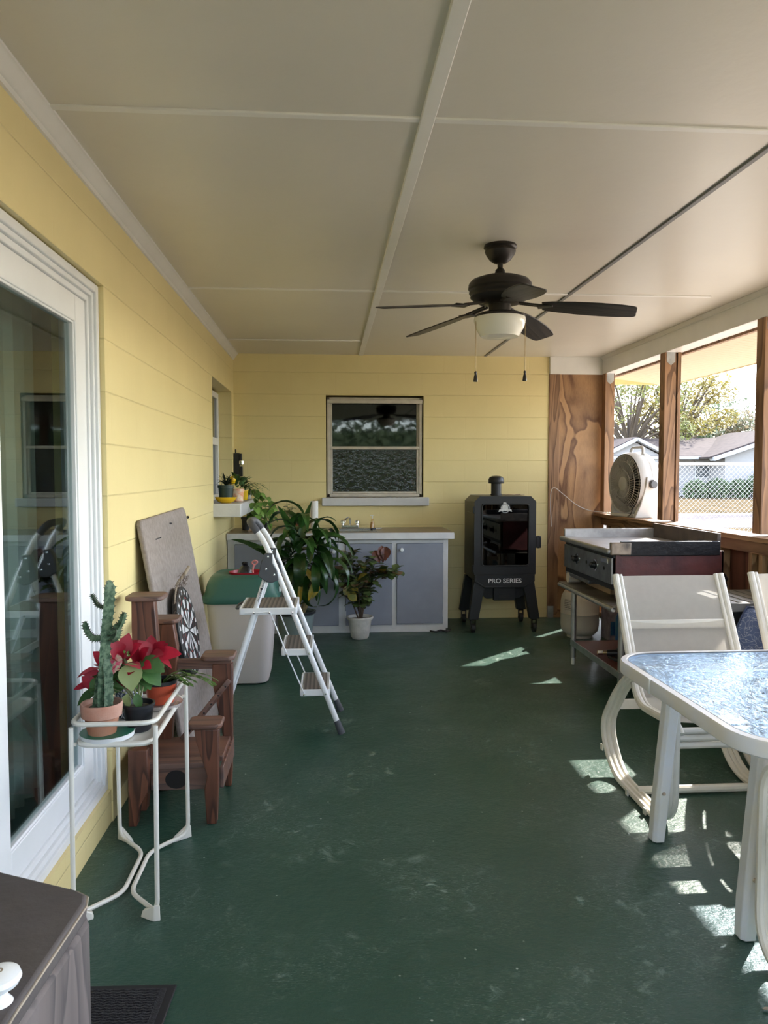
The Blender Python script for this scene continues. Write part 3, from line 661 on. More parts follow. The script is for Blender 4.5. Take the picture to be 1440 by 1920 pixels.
def seedling(x, y, z, hgt, n, lab, name='potted_seedling', flower=False, potm=m_blackpot, pr=.032):
    t = thing(name, lab, 'potted plant', (x, y, z))
    pot(MB(), (x, y, z), pr, pr * .8, .07, .003, .012, 20).build('pot', potm, t); soil((x, y, z), pr * .85, .07).build('soil', m_soil, t)
    s = MB(); l = MB(); 
    for j in range(3):
        ph = rnd.uniform(0, 6.28); q = cat([(x, y, z + .05), (x + .015 * math.cos(ph), y + .015 * math.sin(ph), z + .05 + hgt * .5), (x + .03 * math.cos(ph), y + .03 * math.sin(ph), z + .05 + hgt * (1 - .2 * j))], 6)
        s.tube(q, .0018, 5)
        for i in range(n):
            p = q[int((i + 2) / (n + 2) * (len(q) - 1))]; a = i * 2.4 + ph
            l.leaf(p, (math.cos(a), math.sin(a), .25), (0, 0, 1), .045, .028, .5, .15, 5, 1.1, .4, lobe=.3)
    s.build('stem', m_stem, t); l.build('foliage', m_rubl, t)
    return t
seedling(-.335, 6.88, .86, .19, 7, 'small ivy cutting in a black pot left of the paper towel roll', 'potted_ivy')
seedling(-.55, 6.88, .86, .15, 4, 'thin budding cutting in a dark pot behind the pothos leaves', 'potted_cutting')
ob = thing('clay_ornament', 'small orange clay ornament beside the ivy cutting', 'ornament', (-.27, 6.88, .86))
MB().lathe((-.265, 6.87, .86), [(.02, 0), (.022, .05), (.018, .09), (.022, .12), (.012, .145), (0, .15)], 16).build('body', m_terra, ob)
# sill pots
t = thing('spiky_potted_plant', 'dark spiky plant in a dark green pot above the yellow bowl', 'potted plant', (-.765, 5.83, 1.19))
pot(MB(), (-.765, 5.83, 1.165), .062, .05, .105).build('pot', m_darkgreenpot, t); soil((-.765, 5.83, 1.165), .052, .105).build('soil', m_soil, t)
l = MB()
for i in range(40):
    a = rnd.uniform(0, 6.28); e = rnd.uniform(.3, 1.5)
    l.leaf((-.765, 5.83, 1.26), (math.cos(a) * math.cos(e), math.sin(a) * math.cos(e), math.sin(e)), (0, 0, 1), rnd.uniform(.07, .12), .012, rnd.uniform(.1, .8), .2, 4)
l.build('foliage', m_blackleaf, t)
MB().tube(cat([(-.72, 5.79, 1.27), (-.69, 5.77, 1.25), (-.70, 5.77, 1.20), (-.685, 5.77, 1.175)], 6), .0018, 5).build('pale_tendril', M('pale_tendril', (.45, .42, .3), .6), t)
MB().lathe((-.765, 5.83, 1.136), [(.035, 0), (.06, .012), (.078, .035), (.082, .045), (.076, .045), (.055, .018), (0, .012)], 32)\
    .build('yellow_bowl', m_yellow)
tag(bpy.data.objects['yellow_bowl'], 'glossy yellow bowl under the dark green pot on the side window sill', 'bowl')
t = thing('potted_pepper_plant', 'leafy plant with one yellow pepper in a patterned orange and white pot', 'potted plant', (-.715, 6.14, 1.136))
pot(MB(), (-.715, 6.14, 1.136), .055, .045, .10).build('pot', M('orange_white_patterned_glaze', (.72, .26, .12), .35, c2=(.80, .66, .5), vs=26), t)
soil((-.715, 6.14, 1.136), .046, .10).build('soil', m_soil, t)
l = MB()
for i in range(34):
    a = rnd.uniform(0, 6.28); e = rnd.uniform(.1, 1.4); r = rnd.uniform(.02, .07)
    l.leaf((-.715 + r * math.cos(a), 6.14 + r * math.sin(a), 1.24 + rnd.uniform(0, .07)), (math.cos(a) * math.cos(e), math.sin(a) * math.cos(e), math.sin(e)), (0, 0, 1), rnd.uniform(.06, .11), .035, .7, .15, 5)
l.build('foliage', m_poigreen, t)
MB().lathe((-.745, 6.08, 1.30), [(0, -.03), (.018, -.02), (.026, .005), (.022, .028), (.01, .038), (0, .038)], 14).build('yellow_pepper', m_yellow, t)
t = thing('christmas_cactus', 'arching Christmas cactus in a small yellow cup on the side window sill', 'potted plant', (-.70, 6.40, 1.136))
pot(MB(), (-.695, 6.40, 1.136), .04, .032, .085, .002, .01).build('cup', m_yellow, t); soil((-.695, 6.40, 1.136), .034, .085).build('soil', m_soil, t)
def zygo(l, p0, a, L, rise, n, w=.018):
    p = Vector(p0); e = rise
    for k in range(n):
        dv = Vector((math.cos(a) * math.cos(e), math.sin(a) * math.cos(e), math.sin(e)))
        l.leaf(p, dv, (0, 0, 1) if abs(dv.z) < .9 else (0, 1, 0), L / n * 1.15, w, 0, .08, 3, 1.1, .6); p = p + dv * (L / n); e -= (rise + .8) / n
l = MB()
for i in range(22): zygo(l, (-.695, 6.40, 1.21), rnd.uniform(-1.5, 1.2) if i % 4 else rnd.uniform(0, 6.28), rnd.uniform(.13, .24), rnd.uniform(.5, 1.3), 6)
l.build('foliage', m_zygo, t)
t = thing('trailing_pothos', 'variegated pothos trailing from a white pot over the front of the side window sill', 'potted plant', (-.69, 6.62, 1.136))
pot(MB(), (-.70, 6.66, 1.136), .05, .04, .075).build('pot', m_whitepot, t)
l = MB(); s = MB()
for j, (ex, ey, ez) in enumerate(((-.52, 6.45, .95), (-.56, 6.30, 1.02), (-.50, 6.60, .93), (-.58, 6.2, 1.08), (-.47, 6.5, 1.05), (-.56, 6.5, .90))):
    q = cat([(-.69, 6.64, 1.20), (-.62, 6.55, 1.215), (ex - .01, ey + .05, 1.12), (ex, ey, ez)], 6); s.tube(q, .0022, 5)
    for i in range(4, len(q), 2):
        a = rnd.uniform(-2.2, .8); l.leaf(q[i], (math.cos(a), math.sin(a), -.5), (0, -.3, 1), rnd.uniform(.055, .085), rnd.uniform(.045, .06), .7, .1, 5, 1.15, .35)
l.build('foliage', m_pothos, t); s.build('vine', m_stem, t)
t = thing('wall_fixture', 'narrow black device with a silver collar mounted in the corner of the back wall', 'wall fixture', (-.80, 6.99, 1.45))
MB().box(-.84, -.79, 6.955, YB - .001, 1.31, 1.54).build('backplate', m_blackmetal, t, bevel=.005)
MB().tube([(-.825, 6.975, 1.54), (-.825, 6.975, 1.575)], .007, 8).box(-.79, -.77, 6.95, 7.0, 1.44, 1.535).box(-.785, -.762, 6.94, 6.99, 1.33, 1.42).build('body', m_blackmetal, t, bevel=.006)
MB().lathe((-.772, 6.955, 1.455), [(.018, -.02), (.024, -.015), (.024, .015), (.018, .02)], 18).build('silver_collar', m_chrome, t)

# ------------------------------------------------------------------ smoker cabinet
sm_ = thing('pellet_smoker', 'black upright smoker cabinet with a glass door, chimney and splayed wheeled legs', 'smoker', (1.5, 6.6, 0))
sx0, sx1, sy0, sy1 = 1.235, 1.765, 6.36, 6.86
def oct8(x0, x1, z0, z1, c, cb=None):
    cb = c if cb is None else cb
    return [(x0, z0 + cb), (x0 + cb, z0), (x1 - cb, z0), (x1, z0 + cb), (x1, z1 - c), (x1 - c, z1), (x0 + c, z1), (x0, z1 - c)]
MB().prism(oct8(sx0 + .01, sx1 - .01, .42, 1.165, .05, .03), (0, sy1, 0), (1, 0, 0), (0, 0, 1), sy1 - sy0 - .03).build('body', m_blackmetal, sm_, bevel=.004)
MB().box(sx0 + .006, sx0 + .012, sy0 + .07, sy1 - .06, .55, 1.02).build('side_panel', m_blackmetal, sm_, bevel=.003)
# door: frame ring around the glass
q = MB(); yy0, yy1 = sy0 - .01, sy0 + .028
O = oct8(sx0, sx1, .50, 1.165, .045, .001); gx0, gx1, gz0, gz1 = 1.30, 1.705, .575, 1.10
q.box(sx0, gx0, yy0, yy1, .50, 1.12).box(gx1, sx1, yy0, yy1, .50, 1.12).box(gx0, gx1, yy0, yy1, .50, gz0)
q.prism([(sx0, 1.12), (sx1, 1.12), (sx1 - .045, 1.165), (sx0 + .045, 1.165)], (0, yy1, 0), (1, 0, 0), (0, 0, 1), yy1 - yy0).box(gx0, gx1, yy0, yy1, gz1, 1.12)
q.box(1.452, 1.538, yy0 + .001, yy1, 1.05, gz1)
dr = q.build('door', m_blackmetal, sm_)
rg = MB(); rp = fil([(gx0, yy0 - .002, gz0), (gx1, yy0 - .002, gz0), (gx1, yy0 - .002, gz1), (gx0, yy0 - .002, gz1)], .03, 5, True); rg.tube(rp, .006, 8, True); rg.build('door_gasket', m_rubber, dr)
MB().box(gx0, gx1, yy0 + .014, yy0 + .018, gz0, gz1).build('door_glass', m_smokglass, dr, smooth=0)
MB().tube(fil([(1.775, yy0 + .01, .82), (1.805, yy0 + .005, .82), (1.805, yy0 + .005, .73), (1.775, yy0 + .01, .73)], .02), .009, 8).box(1.768, 1.812, yy0, yy0 + .02, .725, .825).build('door_handle', m_blackmetal, dr, bevel=.005)
for z in (1.05, .55): MB().box(sx0 - .012, sx0 + .004, sy0 - .005, sy0 + .03, z - .03, z + .03).build('hinge', m_blackmetal, dr, bevel=.003)
q = MB(); q.prism([(sx0 + .005, .505), (sx0 + .005, .44), (sx0 + .09, .385), (sx1 - .09, .385), (sx1 - .005, .44), (sx1 - .005, .505)], (0, yy1, 0), (1, 0, 0), (0, 0, 1), yy1 - yy0)
lp = q.build('lower_panel', m_blackmetal, sm_, bevel=.003)
q = MB().tube([(sx0 + .02, yy0 - .001, .495), (sx0 + .02, yy0 - .001, .446), (sx0 + .096, yy0 - .001, .395), (sx1 - .096, yy0 - .001, .395), (sx1 - .02, yy0 - .001, .446), (sx1 - .02, yy0 - .001, .495)], .0025, 6, True); q.build('panel_rim', m_blackmetal, lp)
tx = text('lettering', 'PRO SERIES', .052, m_white2, lp, (1.50, yy0 - .002, .445), (R(90), 0, 0), .001, 1.12, .0006); tx['label'] = 'silver PRO SERIES lettering'
# badge
bg = MB().lathe((1.495, yy0 - .004, 1.063), [(.044, 0), (.044, .008), (.036, .010), (.036, .006), (0, .006)], 40, Matrix.Rotation(R(90), 4, 'X')); bd = bg.build('badge', m_blackmetal, dr)
MB().lathe((1.495, yy0 - .012, 1.063), [(.038, 0), (.038, .003), (.034, .003), (.034, 0)], 40, Matrix.Rotation(R(90), 4, 'X')).lathe((1.495, yy0 - .011, 1.070), [(.027, 0), (.027, .003), (0, .003)], 30, Matrix.Rotation(R(90), 4, 'X')).prism([(-.052, .008), (-.058, -.012), (-.03, -.004), (.03, -.004), (.058, -.012), (.052, .008), (.03, .012), (-.03, .012)], (1.495, yy0 - .015, 1.046), (1, 0, 0), (0, 0, 1), .004).prism([(-.01, 0), (.012, 0), (.016, .014), (.004, .02), (-.012, .016)], (1.49, yy0 - .012, 1.096), (1, 0, 0), (0, 0, 1), .003)\
    .build('badge_emblem', m_silver, bd)
text('badge_lettering', 'PIT BOSS', .018, m_rubber, bd, (1.495, yy0 - .0165, 1.047), (R(90), 0, 0))
MB().cyl((1.475, 6.60, 1.16), (1.475, 6.60, 1.29), .045, 28).lathe((1.475, 6.60, 0), [(.05, 1.165), (.05, 1.175), (.046, 1.18)], 28).build('chimney', m_blackmetal, sm_)
MB().lathe((1.475, 6.60, 0), [(.066, 1.27), (.069, 1.275), (.068, 1.305), (.058, 1.325), (.035, 1.335), (0, 1.338)], 32).build('chimney_cap', m_blackmetal, sm_, bevel=.0)
MB().prism([(sx0 + .06, .42), (sx1 - .06, .42), (sx1 - .06, .33), (sx1 - .12, .285), (sx0 + .12, .285), (sx0 + .06, .33)], (0, sy0 + .05, 0), (1, 0, 0), (0, 0, 1), -.35).box(1.41, 1.595, sy0 + .005, sy0 + .06, .275, .385).build('base_tray', m_blackmetal, sm_, bevel=.003)
MB().box(1.455, 1.545, sy0 - .001, sy0 + .004, .30, .322).build('vent_slot', m_rubber, sm_)
for ix, iy in ((0, 0), (1, 0), (0, 1), (1, 1)):
    sgx = -1 if ix == 0 else 1; sgy = -1 if iy == 0 else 1
    tx0 = sx0 + .055 if ix == 0 else sx1 - .055; ty0 = sy0 + .045 if iy == 0 else sy1 - .045
    bx_ = tx0 + sgx * .055; by_ = ty0 + sgy * .02
    q = MB(); q.add([(tx0 - .05, ty0 - .035, .44), (tx0 + .05, ty0 - .035, .44), (tx0 + .05, ty0 + .035, .44), (tx0 - .05, ty0 + .035, .44), (bx_ - .042, by_ - .03, .115), (bx_ + .042, by_ - .03, .115), (bx_ + .042, by_ + .03, .115), (bx_ - .042, by_ + .03, .115)], [(0, 1, 2, 3), (4, 7, 6, 5), (0, 4, 5, 1), (1, 5, 6, 2), (2, 6, 7, 3), (3, 7, 4, 0)])
    lg = q.build('leg', m_blackmetal, sm_, bevel=.004)
    q = MB(); q.cyl((bx_ - .014, by_, .038), (bx_ + .014, by_, .038), .038, 24); q.build('wheel', m_rubber, lg)
    MB().box(bx_ - .022, bx_ - .017, by_ - .018, by_ + .018, .03, .112).box(bx_ + .017, bx_ + .022, by_ - .018, by_ + .018, .03, .112).box(bx_ - .022, bx_ + .022, by_ - .018, by_ + .018, .104, .114).cyl((bx_ - .026, by_, .038), (bx_ + .026, by_, .038), .006, 8).build('caster_fork', m_bronze, lg)
solo(MB().tube(cat([(1.56, 6.62, 1.169), (1.60, 6.58, 1.172), (1.66, 6.60, 1.170), (1.70, 6.63, 1.175), (1.66, 6.65, 1.172), (1.69, 6.60, 1.170), (1.73, 6.61, 1.169)], 6), .0022, 5), 'wire_skewer', m_tanbox, 'thin bent brown wire lying on top of the black smoker', 'wire')

# ------------------------------------------------------------------ griddle on its stand
gr = thing('gas_griddle', 'large flat-top gas griddle with maroon sides and a steel control panel', 'griddle', (2.02, 4.88, .60))
gx0, gx1, gy0, gy1 = 1.715, 2.385, 4.42, 5.36
q = MB(); q.box(gx0, gx1, gy0, gy0 + .015, .60, .895).box(gx0, gx1, gy1 - .015, gy1, .60, .895).box(gx1 - .015, gx1, gy0, gy1, .60, .895)
q.build('side_panel', m_maroon, gr, bevel=.003)
MB().box(gx0 + .02, gx1 - .02, gy0 + .02, gy1 - .02, .68, .86).build('burner_box', m_blackmetal, gr)
cp_ = MB().box(gx0 - .022, gx0 - .010, gy0 + .012, gy1 - .02, .695, .855).build('control_panel', m_panel, gr, bevel=.002)
MB().box(gx0 - .01, gx0 + .02, gy0 + .01, gy1 - .015, .855, .88).box(gx0 - .008, gx0 + .02, gy0 + .01, gy1 - .015, .66, .695).build('shadow_gap', m_blackmetal, gr)
for y in (5.05, 4.70):
    kb = MB().lathe((gx0 - .022, y, .782), [(.030, 0), (.028, .006), (.020, .008), (.019, .03), (.010, .04), (0, .041)], 20, Matrix.Rotation(R(-90), 4, 'Y')).build('knob', m_blackmetal, cp_)
    MB().lathe((gx0 - .0225, y, .782), [(.036, 0), (.036, .004), (.026, .005)], 24, Matrix.Rotation(R(-90), 4, 'Y')).build('bezel', m_chrome, kb)
for y in (5.17, 4.87, 4.55): MB().lathe((gx0 - .0225, y, .78), [(.012, 0), (.012, .001), (0, .001)], 14, Matrix.Rotation(R(-90), 4, 'Y')).build('pilot_hole', m_dark, cp_)
np_ = MB().box(gx0 - .026, gx0 - .021, 4.48, 4.60, .815, .845).build('nameplate', m_steel, cp_, bevel=.003)
# front rail, plate, splash guards
fr_ = MB().box(gx0 - .055, gx0 + .03, gy0 - .005, gy1 + .005, .878, .912); fr_.build('front_rail', m_griddle, gr, bevel=.012, seg=3)
MB().box(gx0 + .03, gx1 - .03, gy0 + .02, gy1 - .02, .885, .903).build('cooking_plate', m_griddle, gr)
MB().box(gx0 + .03, gx1 - .03, gy0 - .012, gy0 + .02, .868, .955).build('near_splash_guard', m_blackrail, gr, bevel=.004)
MB().box(gx0 - .035, gx0 + .09, gy0 - .016, gy0 + .018, .875, .950).build('burnt_corner', m_burnt, gr, bevel=.006)
MB().box(gx0 - .02, gx1 - .03, gy1 - .02, gy1 + .005, .885, .965).build('far_splash_guard', M('far_guard_steel', (.5, .48, .47), .45, .6, var=.35, vs=10), gr, bevel=.004)
q = MB().box(gx1 - .035, gx1 - .01, gy0 + .02, gy1, .89, 1.0); q.build('rear_splash_guard', M('browned_steel', (.12, .085, .065), .5, .4, c2=(.06, .045, .04), vs=8), gr, bevel=.003)
MB().box(gx0 - .01, gx0 + .06, gy1 - .5, gy1 - .02, .635, .66).build('grease_drawer', m_panel, gr, bevel=.004)
MB().lathe((gx1 + .015, gy0 + .05, .70), [(.02, -.05), (.035, -.03), (.03, 0), (.04, .02), (.02, .05)], 12).build('gas_valve', m_blackmetal, gr)
for x, y in ((gx0 + .05, gy0 + .05), (gx0 + .05, gy1 - .05), (gx1 - .06, gy0 + .05), (gx1 - .06, gy1 - .05)): MB().cyl((x, y, .588), (x, y, .70), .018, 12).build('foot', m_blackmetal, gr)
st_ = thing('griddle_stand', 'rusty galvanised steel table on pipe legs carrying the griddle', 'stand', (2.0, 4.88, 0))
TX0, TX1, TY0, TY1 = 1.655, 2.40, 4.30, 5.34
MB().box(TX0, TX1, TY0, TY1, .566, .586).build('table_top', m_darkshelf, st_, bevel=.003)
MB().tube([(TX0 + .004, TY0, .566), (TX0 + .004, TY1, .566)], .014, 10).build('edge_roll', m_galv, st_)
MB().tube([(TX0 + .02, TY0 - .002, .572), (TX0 + .1, TY0 - .002, .572)], .02, 10).build('burnt_edge', m_worn, st_)
legs = ((TX0 + .09, TY1 - .07), (TX0 + .09, TY0 + .09), (TX1 - .08, TY0 + .09), (TX1 - .08, TY1 - .07))
for x, y in legs:
    lg = MB().cyl((x, y, .05), (x, y, .556), .019, 16).lathe((x, y, 0), [(.024, .54), (.024, .566)], 16).build('leg', m_galv, st_)
    MB().cyl((x, y, .0), (x, y, .06), .014, 12).build('foot', m_whitepl, lg)
MB().box(TX0 + .08, TX1 - .07, TY0 + .08, TY1 - .06, .15, .165).build('lower_shelf', m_redshelf, st_)
MB().box(TX0 + .072, TX0 + .08, TY0 + .07, TY1 - .05, .135, .178).box(TX0 + .07, TX1 - .07, TY0 + .07, TY0 + .078, .135, .178).build('shelf_rail', m_galv, st_, bevel=.002)
# things on and under the stand
pv = thing('pipe_offcut', 'off-white PVC pipe piece lying at the far end of the stand top', 'pipe', (1.78, 5.2, .616))
MB().cyl((1.70, 5.28, .622), (1.79, 5.28, .622), .036, 20).build('coupling', m_pvc, pv)
MB().cyl((1.79, 5.28, .622), (1.98, 5.28, .622), .030, 20).build('pipe', m_pvc, pv)
bx = thing('cardboard_box', 'flat tan cardboard box under the griddle on the stand top', 'box', (1.9, 4.95, .586))
MB().box(1.80, 2.06, 4.72, 5.18, .587, .640).build('carton', m_tanbox, bx, bevel=.002); MB().box(1.80, 2.06, 4.90, 5.0, .640, .6415).build('flap_tape', m_card, bx)
tk = thing('propane_tank', 'off-white propane tank with a rusty top beside the far leg of the griddle stand', 'propane tank', (2.09, 6.16, 0))
tc_ = (2.09, 6.16, 0)
MB().lathe(tc_, [(.09, .02), (.12, .028), (.148, .06), (.155, .10), (.156, .20), (.158, .203), (.156, .206), (.155, .30), (.148, .345), (.128, .38)], 40).build('body', m_tank, tk)
MB().lathe(tc_, [(.128, .38), (.10, .402), (.06, .418), (0, .424)], 40).build('rusty_shoulder', m_rust, tk)
MB().lathe(tc_, [(.10, 0), (.104, .002), (.104, .035), (.098, .035)], 32).build('foot_ring', m_tank, tk)
q = MB(); n = 22
for k in range(n):
    a0 = R(-40 + k * 12.5); a1 = R(-40 + (k + 1) * 12.5); h = .10 if 4 < k < 18 else .06
    q.add([(tc_[0] + .085 * math.cos(a0), tc_[1] + .085 * math.sin(a0), .40), (tc_[0] + .085 * math.cos(a1), tc_[1] + .085 * math.sin(a1), .40), (tc_[0] + .088 * math.cos(a1), tc_[1] + .088 * math.sin(a1), .42 + h), (tc_[0] + .088 * math.cos(a0), tc_[1] + .088 * math.sin(a0), .42 + h)], [(0, 1, 2, 3)])
q.build('collar', m_tank, tk, solid=.004)
MB().lathe((tc_[0], tc_[1], 0), [(.025, .42), (.025, .45), (.012, .455), (.012, .475), (.03, .48), (.03, .495), (0, .497)], 16).build('valve', m_brass, tk)
# label print on the tank
q = MB()
for j in range(7):
    z = .325 - j * .014; w = (34, 30, 24, 28, 20, 26, 32)[j]
    for kk in range(w):
        if (kk * 7 + j * 3) % 5 == 0 and j not in (0, 6): continue
        a = R(200 + kk * 1.1); a1 = R(200 + (kk + .8) * 1.1); r = .1562
        h = .0022 if j in (0, 6) else .006
        q.add([(tc_[0] + r * math.cos(a), tc_[1] + r * math.sin(a), z), (tc_[0] + r * math.cos(a1), tc_[1] + r * math.sin(a1), z), (tc_[0] + r * math.cos(a1), tc_[1] + r * math.sin(a1), z + h), (tc_[0] + r * math.cos(a), tc_[1] + r * math.sin(a), z + h)], [(0, 1, 2, 3)])
q.build('printed_label', m_ink, tk, smooth=0)
ct = thing('printed_carton', 'grey printed carton standing behind the propane tank under the griddle stand', 'box', (2.35, 6.05, 0))
MB().box(2.27, 2.42, 5.95, 6.15, 0, .40).build('carton', m_card, ct, bevel=.002); MB().box(2.275, 2.415, 5.946, 5.95, .05, .16).build('print_band', m_blue, ct)
jb = thing('detergent_jug', 'deep blue detergent jug on the floor beside the propane tank', 'jug', (2.30, 5.72, 0))
MB().lathe((2.30, 5.72, 0), [(.06, 0), (.072, .006), (.074, .12), (.072, .24), (.055, .28), (.03, .29)], 24, sx=1.0, sy=.7).build('body', m_blue, jb)
MB().lathe((2.30, 5.72, 0), [(.03, .28), (.05, .29), (.048, .335), (.03, .345), (0, .345)], 20).build('cap', m_tank, jb)
text('lettering', 'er', .055, m_white2, jb, (2.285, 5.669, .10), (R(90), 0, R(4)))
rg_ = thing('gas_regulator', 'black gas regulator and hose fittings on the lower stand shelf', 'regulator', (1.85, 4.75, .17))
MB().tube([(1.74, 4.78, .20), (2.02, 4.68, .22)], [.012, .012], 10).build('pipe', m_brass, rg_)
MB().lathe((1.88, 4.73, .205), [(.0, -.04), (.038, -.035), (.040, -.005), (.030, 0), (.028, .03), (.014, .034), (.014, .06), (0, .062)], 20).tube([(1.80, 4.76, .20), (1.96, 4.70, .215)], .022, 12).build('body', m_blackmetal, rg_)
for a_, b_ in (((1.745, 4.777, .20), (1.775, 4.767, .202)), ((1.985, 4.692, .218), (2.01, 4.684, .22))): MB().cyl(a_, b_, .017, 6).build('hose_nut', m_chrome, rg_)
MB().tube(cat([(1.79, 4.70, .19), (1.82, 4.62, .185), (1.90, 4.60, .19), (1.98, 4.66, .185), (2.05, 4.60, .185)], 6), .009, 8).build('hose', m_rubber, rg_)

# ------------------------------------------------------------------ sill fan with cord
C0 = Vector((2.60, 6.36, 1.27)); fy = Matrix.Translation(C0) @ Matrix.Rotation(R(-171), 4, 'Z')   # local +X = airflow direction
sf = thing('floor_fan', 'round grey-white high-velocity fan standing on the window sill', 'fan', (2.60, 6.36, .987))
def tf(mb, m): mb.v = [m @ v for v in mb.v]; return mb
RX = Matrix.Rotation(R(90), 4, 'Y')
rr = .255
q = MB().lathe((0, 0, 0), [(rr, -.06), (rr + .012, -.04), (rr + .012, .05), (rr, .075), (rr - .012, .06), (rr - .010, -.05)], 56, RX); q.add(*[[], []]); tf(q, fy).build('shroud', m_fanwhite, sf)
q = MB()
for k in range(60):
    a = 2 * PI * k / 60; c, s = math.cos(a), math.sin(a)
    q.tube([(.088, c * .06, s * .06), (.098, c * .15, s * .15), (.078, c * (rr - .02), s * (rr - .02)), (.05, c * (rr - .004), s * (rr - .004))], .0022, 4, cap=False)
for r2, xx in ((.12, .096), (.19, .092), (.235, .075)): q.tube([(xx, math.cos(t * PI / 24) * r2, math.sin(t * PI / 24) * r2) for t in range(48)], .0025, 4, True)
q.lathe((0, 0, 0), [(0, .10), (.045, .098), (.06, .09), (.06, .08)], 28, RX)
tf(q, fy).build('front_grille', m_fangrille, sf)
q = MB()
for k in range(40):
    a = 2 * PI * k / 40; c, s = math.cos(a), math.sin(a); q.tube([(-.075, c * .05, s * .05), (-.06, c * (rr - .01), s * (rr - .01))], .002, 4, cap=False)
tf(q, fy).build('rear_grille', m_fangrille, sf)
q = MB()
for k in range(5):
    a = 2 * PI * k / 5; m3 = Matrix.Rotation(a, 4, 'X')
    g = MB().add([(-.03, -.02, .04), (.03, .05, .04), (.035, .10, .16), (.02, .10, .225), (-.035, -.04, .225), (-.04, -.06, .14)], [(0, 1, 2, 5), (5, 2, 3, 4)]); q.add([m3 @ v for v in g.v], g.f)
q.lathe((0, 0, 0), [(.045, -.05), (.045, .05), (.03, .06), (0, .06)], 20, RX)
tf(q, fy).build('blade', m_fandark, sf, solid=.003)
# rear housing and base foot
q = MB().lathe((0, 0, 0), [(rr + .013, -.03), (rr + .018, -.06), (rr + .005, -.10), (rr - .01, -.115), (rr - .02, -.10)], 56, RX); tf(q, fy).build('rear_housing', m_fanwhite, sf)
q = MB(); hb = .987 - C0.z
q.add([(x, y, z) for z, w, d0, d1 in ((hb, .20, -.14, .10), (hb + .03, .19, -.13, .08), (-.15, .235, -.11, .05), (-.02, .275, -.09, .03)) for x, y in ((d0, -w), (d1, -w), (d1, w), (d0, w))],
      [(0, 3, 2, 1)] + [(a * 4 + k, a * 4 + (k + 1) % 4, a * 4 + 4 + (k + 1) % 4, a * 4 + 4 + k) for a in range(3) for k in range(4)] + [(12, 13, 14, 15)])
# cut: keep only two side cheeks and foot
q = MB()
for s in (-1, 1):
    q.add([(x, s * w, z) for z, w0, w1, d0, d1 in ((hb, .15, .20, -.13, .09), (-.17, .205, .235, -.11, .06), (0, .262, .285, -.09, .04), (.06, .262, .276, -.07, .03)) for x, w in ((d0, w0), (d1, w0), (d1, w1), (d0, w1))],
          [(0, 3, 2, 1)] + [(a * 4 + k, a * 4 + (k + 1) % 4, a * 4 + 4 + (k + 1) % 4, a * 4 + 4 + k) for a in range(3) for k in range(4)] + [(12, 13, 14, 15)])
q.box(-.13, .09, -.18, .18, hb, hb + .03)
tf(q, fy).build('stand', m_fanwhite, sf, bevel=.008)
for s in (-1, 1):
    q = MB().lathe((0, 0, 0), [(.036, 0), (.036, .018), (.028, .026), (0, .026)], 24, Matrix.Rotation(R(-90 * s), 4, 'X')); q.v = [v + Vector((-.02, s * .280, 0)) for v in q.v]
    tf(q, fy).build('tilt_knob', m_knobgrey, sf)
q = MB().tube(fil([(-.04, -.10, .25), (-.05, -.085, .31), (-.05, .085, .31), (-.04, .10, .25)], .05), .014, 8); tf(q, fy).build('carry_handle', m_fanwhite, sf)
solo(MB().tube(cat([(2.52, 6.12, 1.10), (2.515, 6.17, 1.02), (2.53, 6.3, .995), (2.53, 6.50, .995), (2.52, 6.70, .998)], 8), .0035, 6), 'fan_cord', m_rubber, 'black power cord drooping from the sill fan onto the sill', 'cord')
q = MB().tube(cat([(2.085, 6.975, .86), (2.075, 6.98, 1.05), (2.08, 6.98, 1.19), (2.12, 6.985, 1.22), (2.20, 6.985, 1.16), (2.33, 6.985, 1.06), (2.45, 6.985, 1.01), (2.53, 6.86, 1.0), (2.56, 6.75, .995)], 8), .0035, 6)
solo(q, 'extension_cord', M('white_cord', (.62, .58, .54), .5), 'white extension cord looped over the knotty plywood panel', 'cord')
solo(MB().box(2.062, 2.115, YB - .035, YB - .021, 0, .11).cyl((2.088, YB - .037, .085), (2.088, YB - .034, .085), .006, 10), 'metal_bracket', m_galv, 'small galvanised bracket at the foot of the plywood panel', 'bracket')

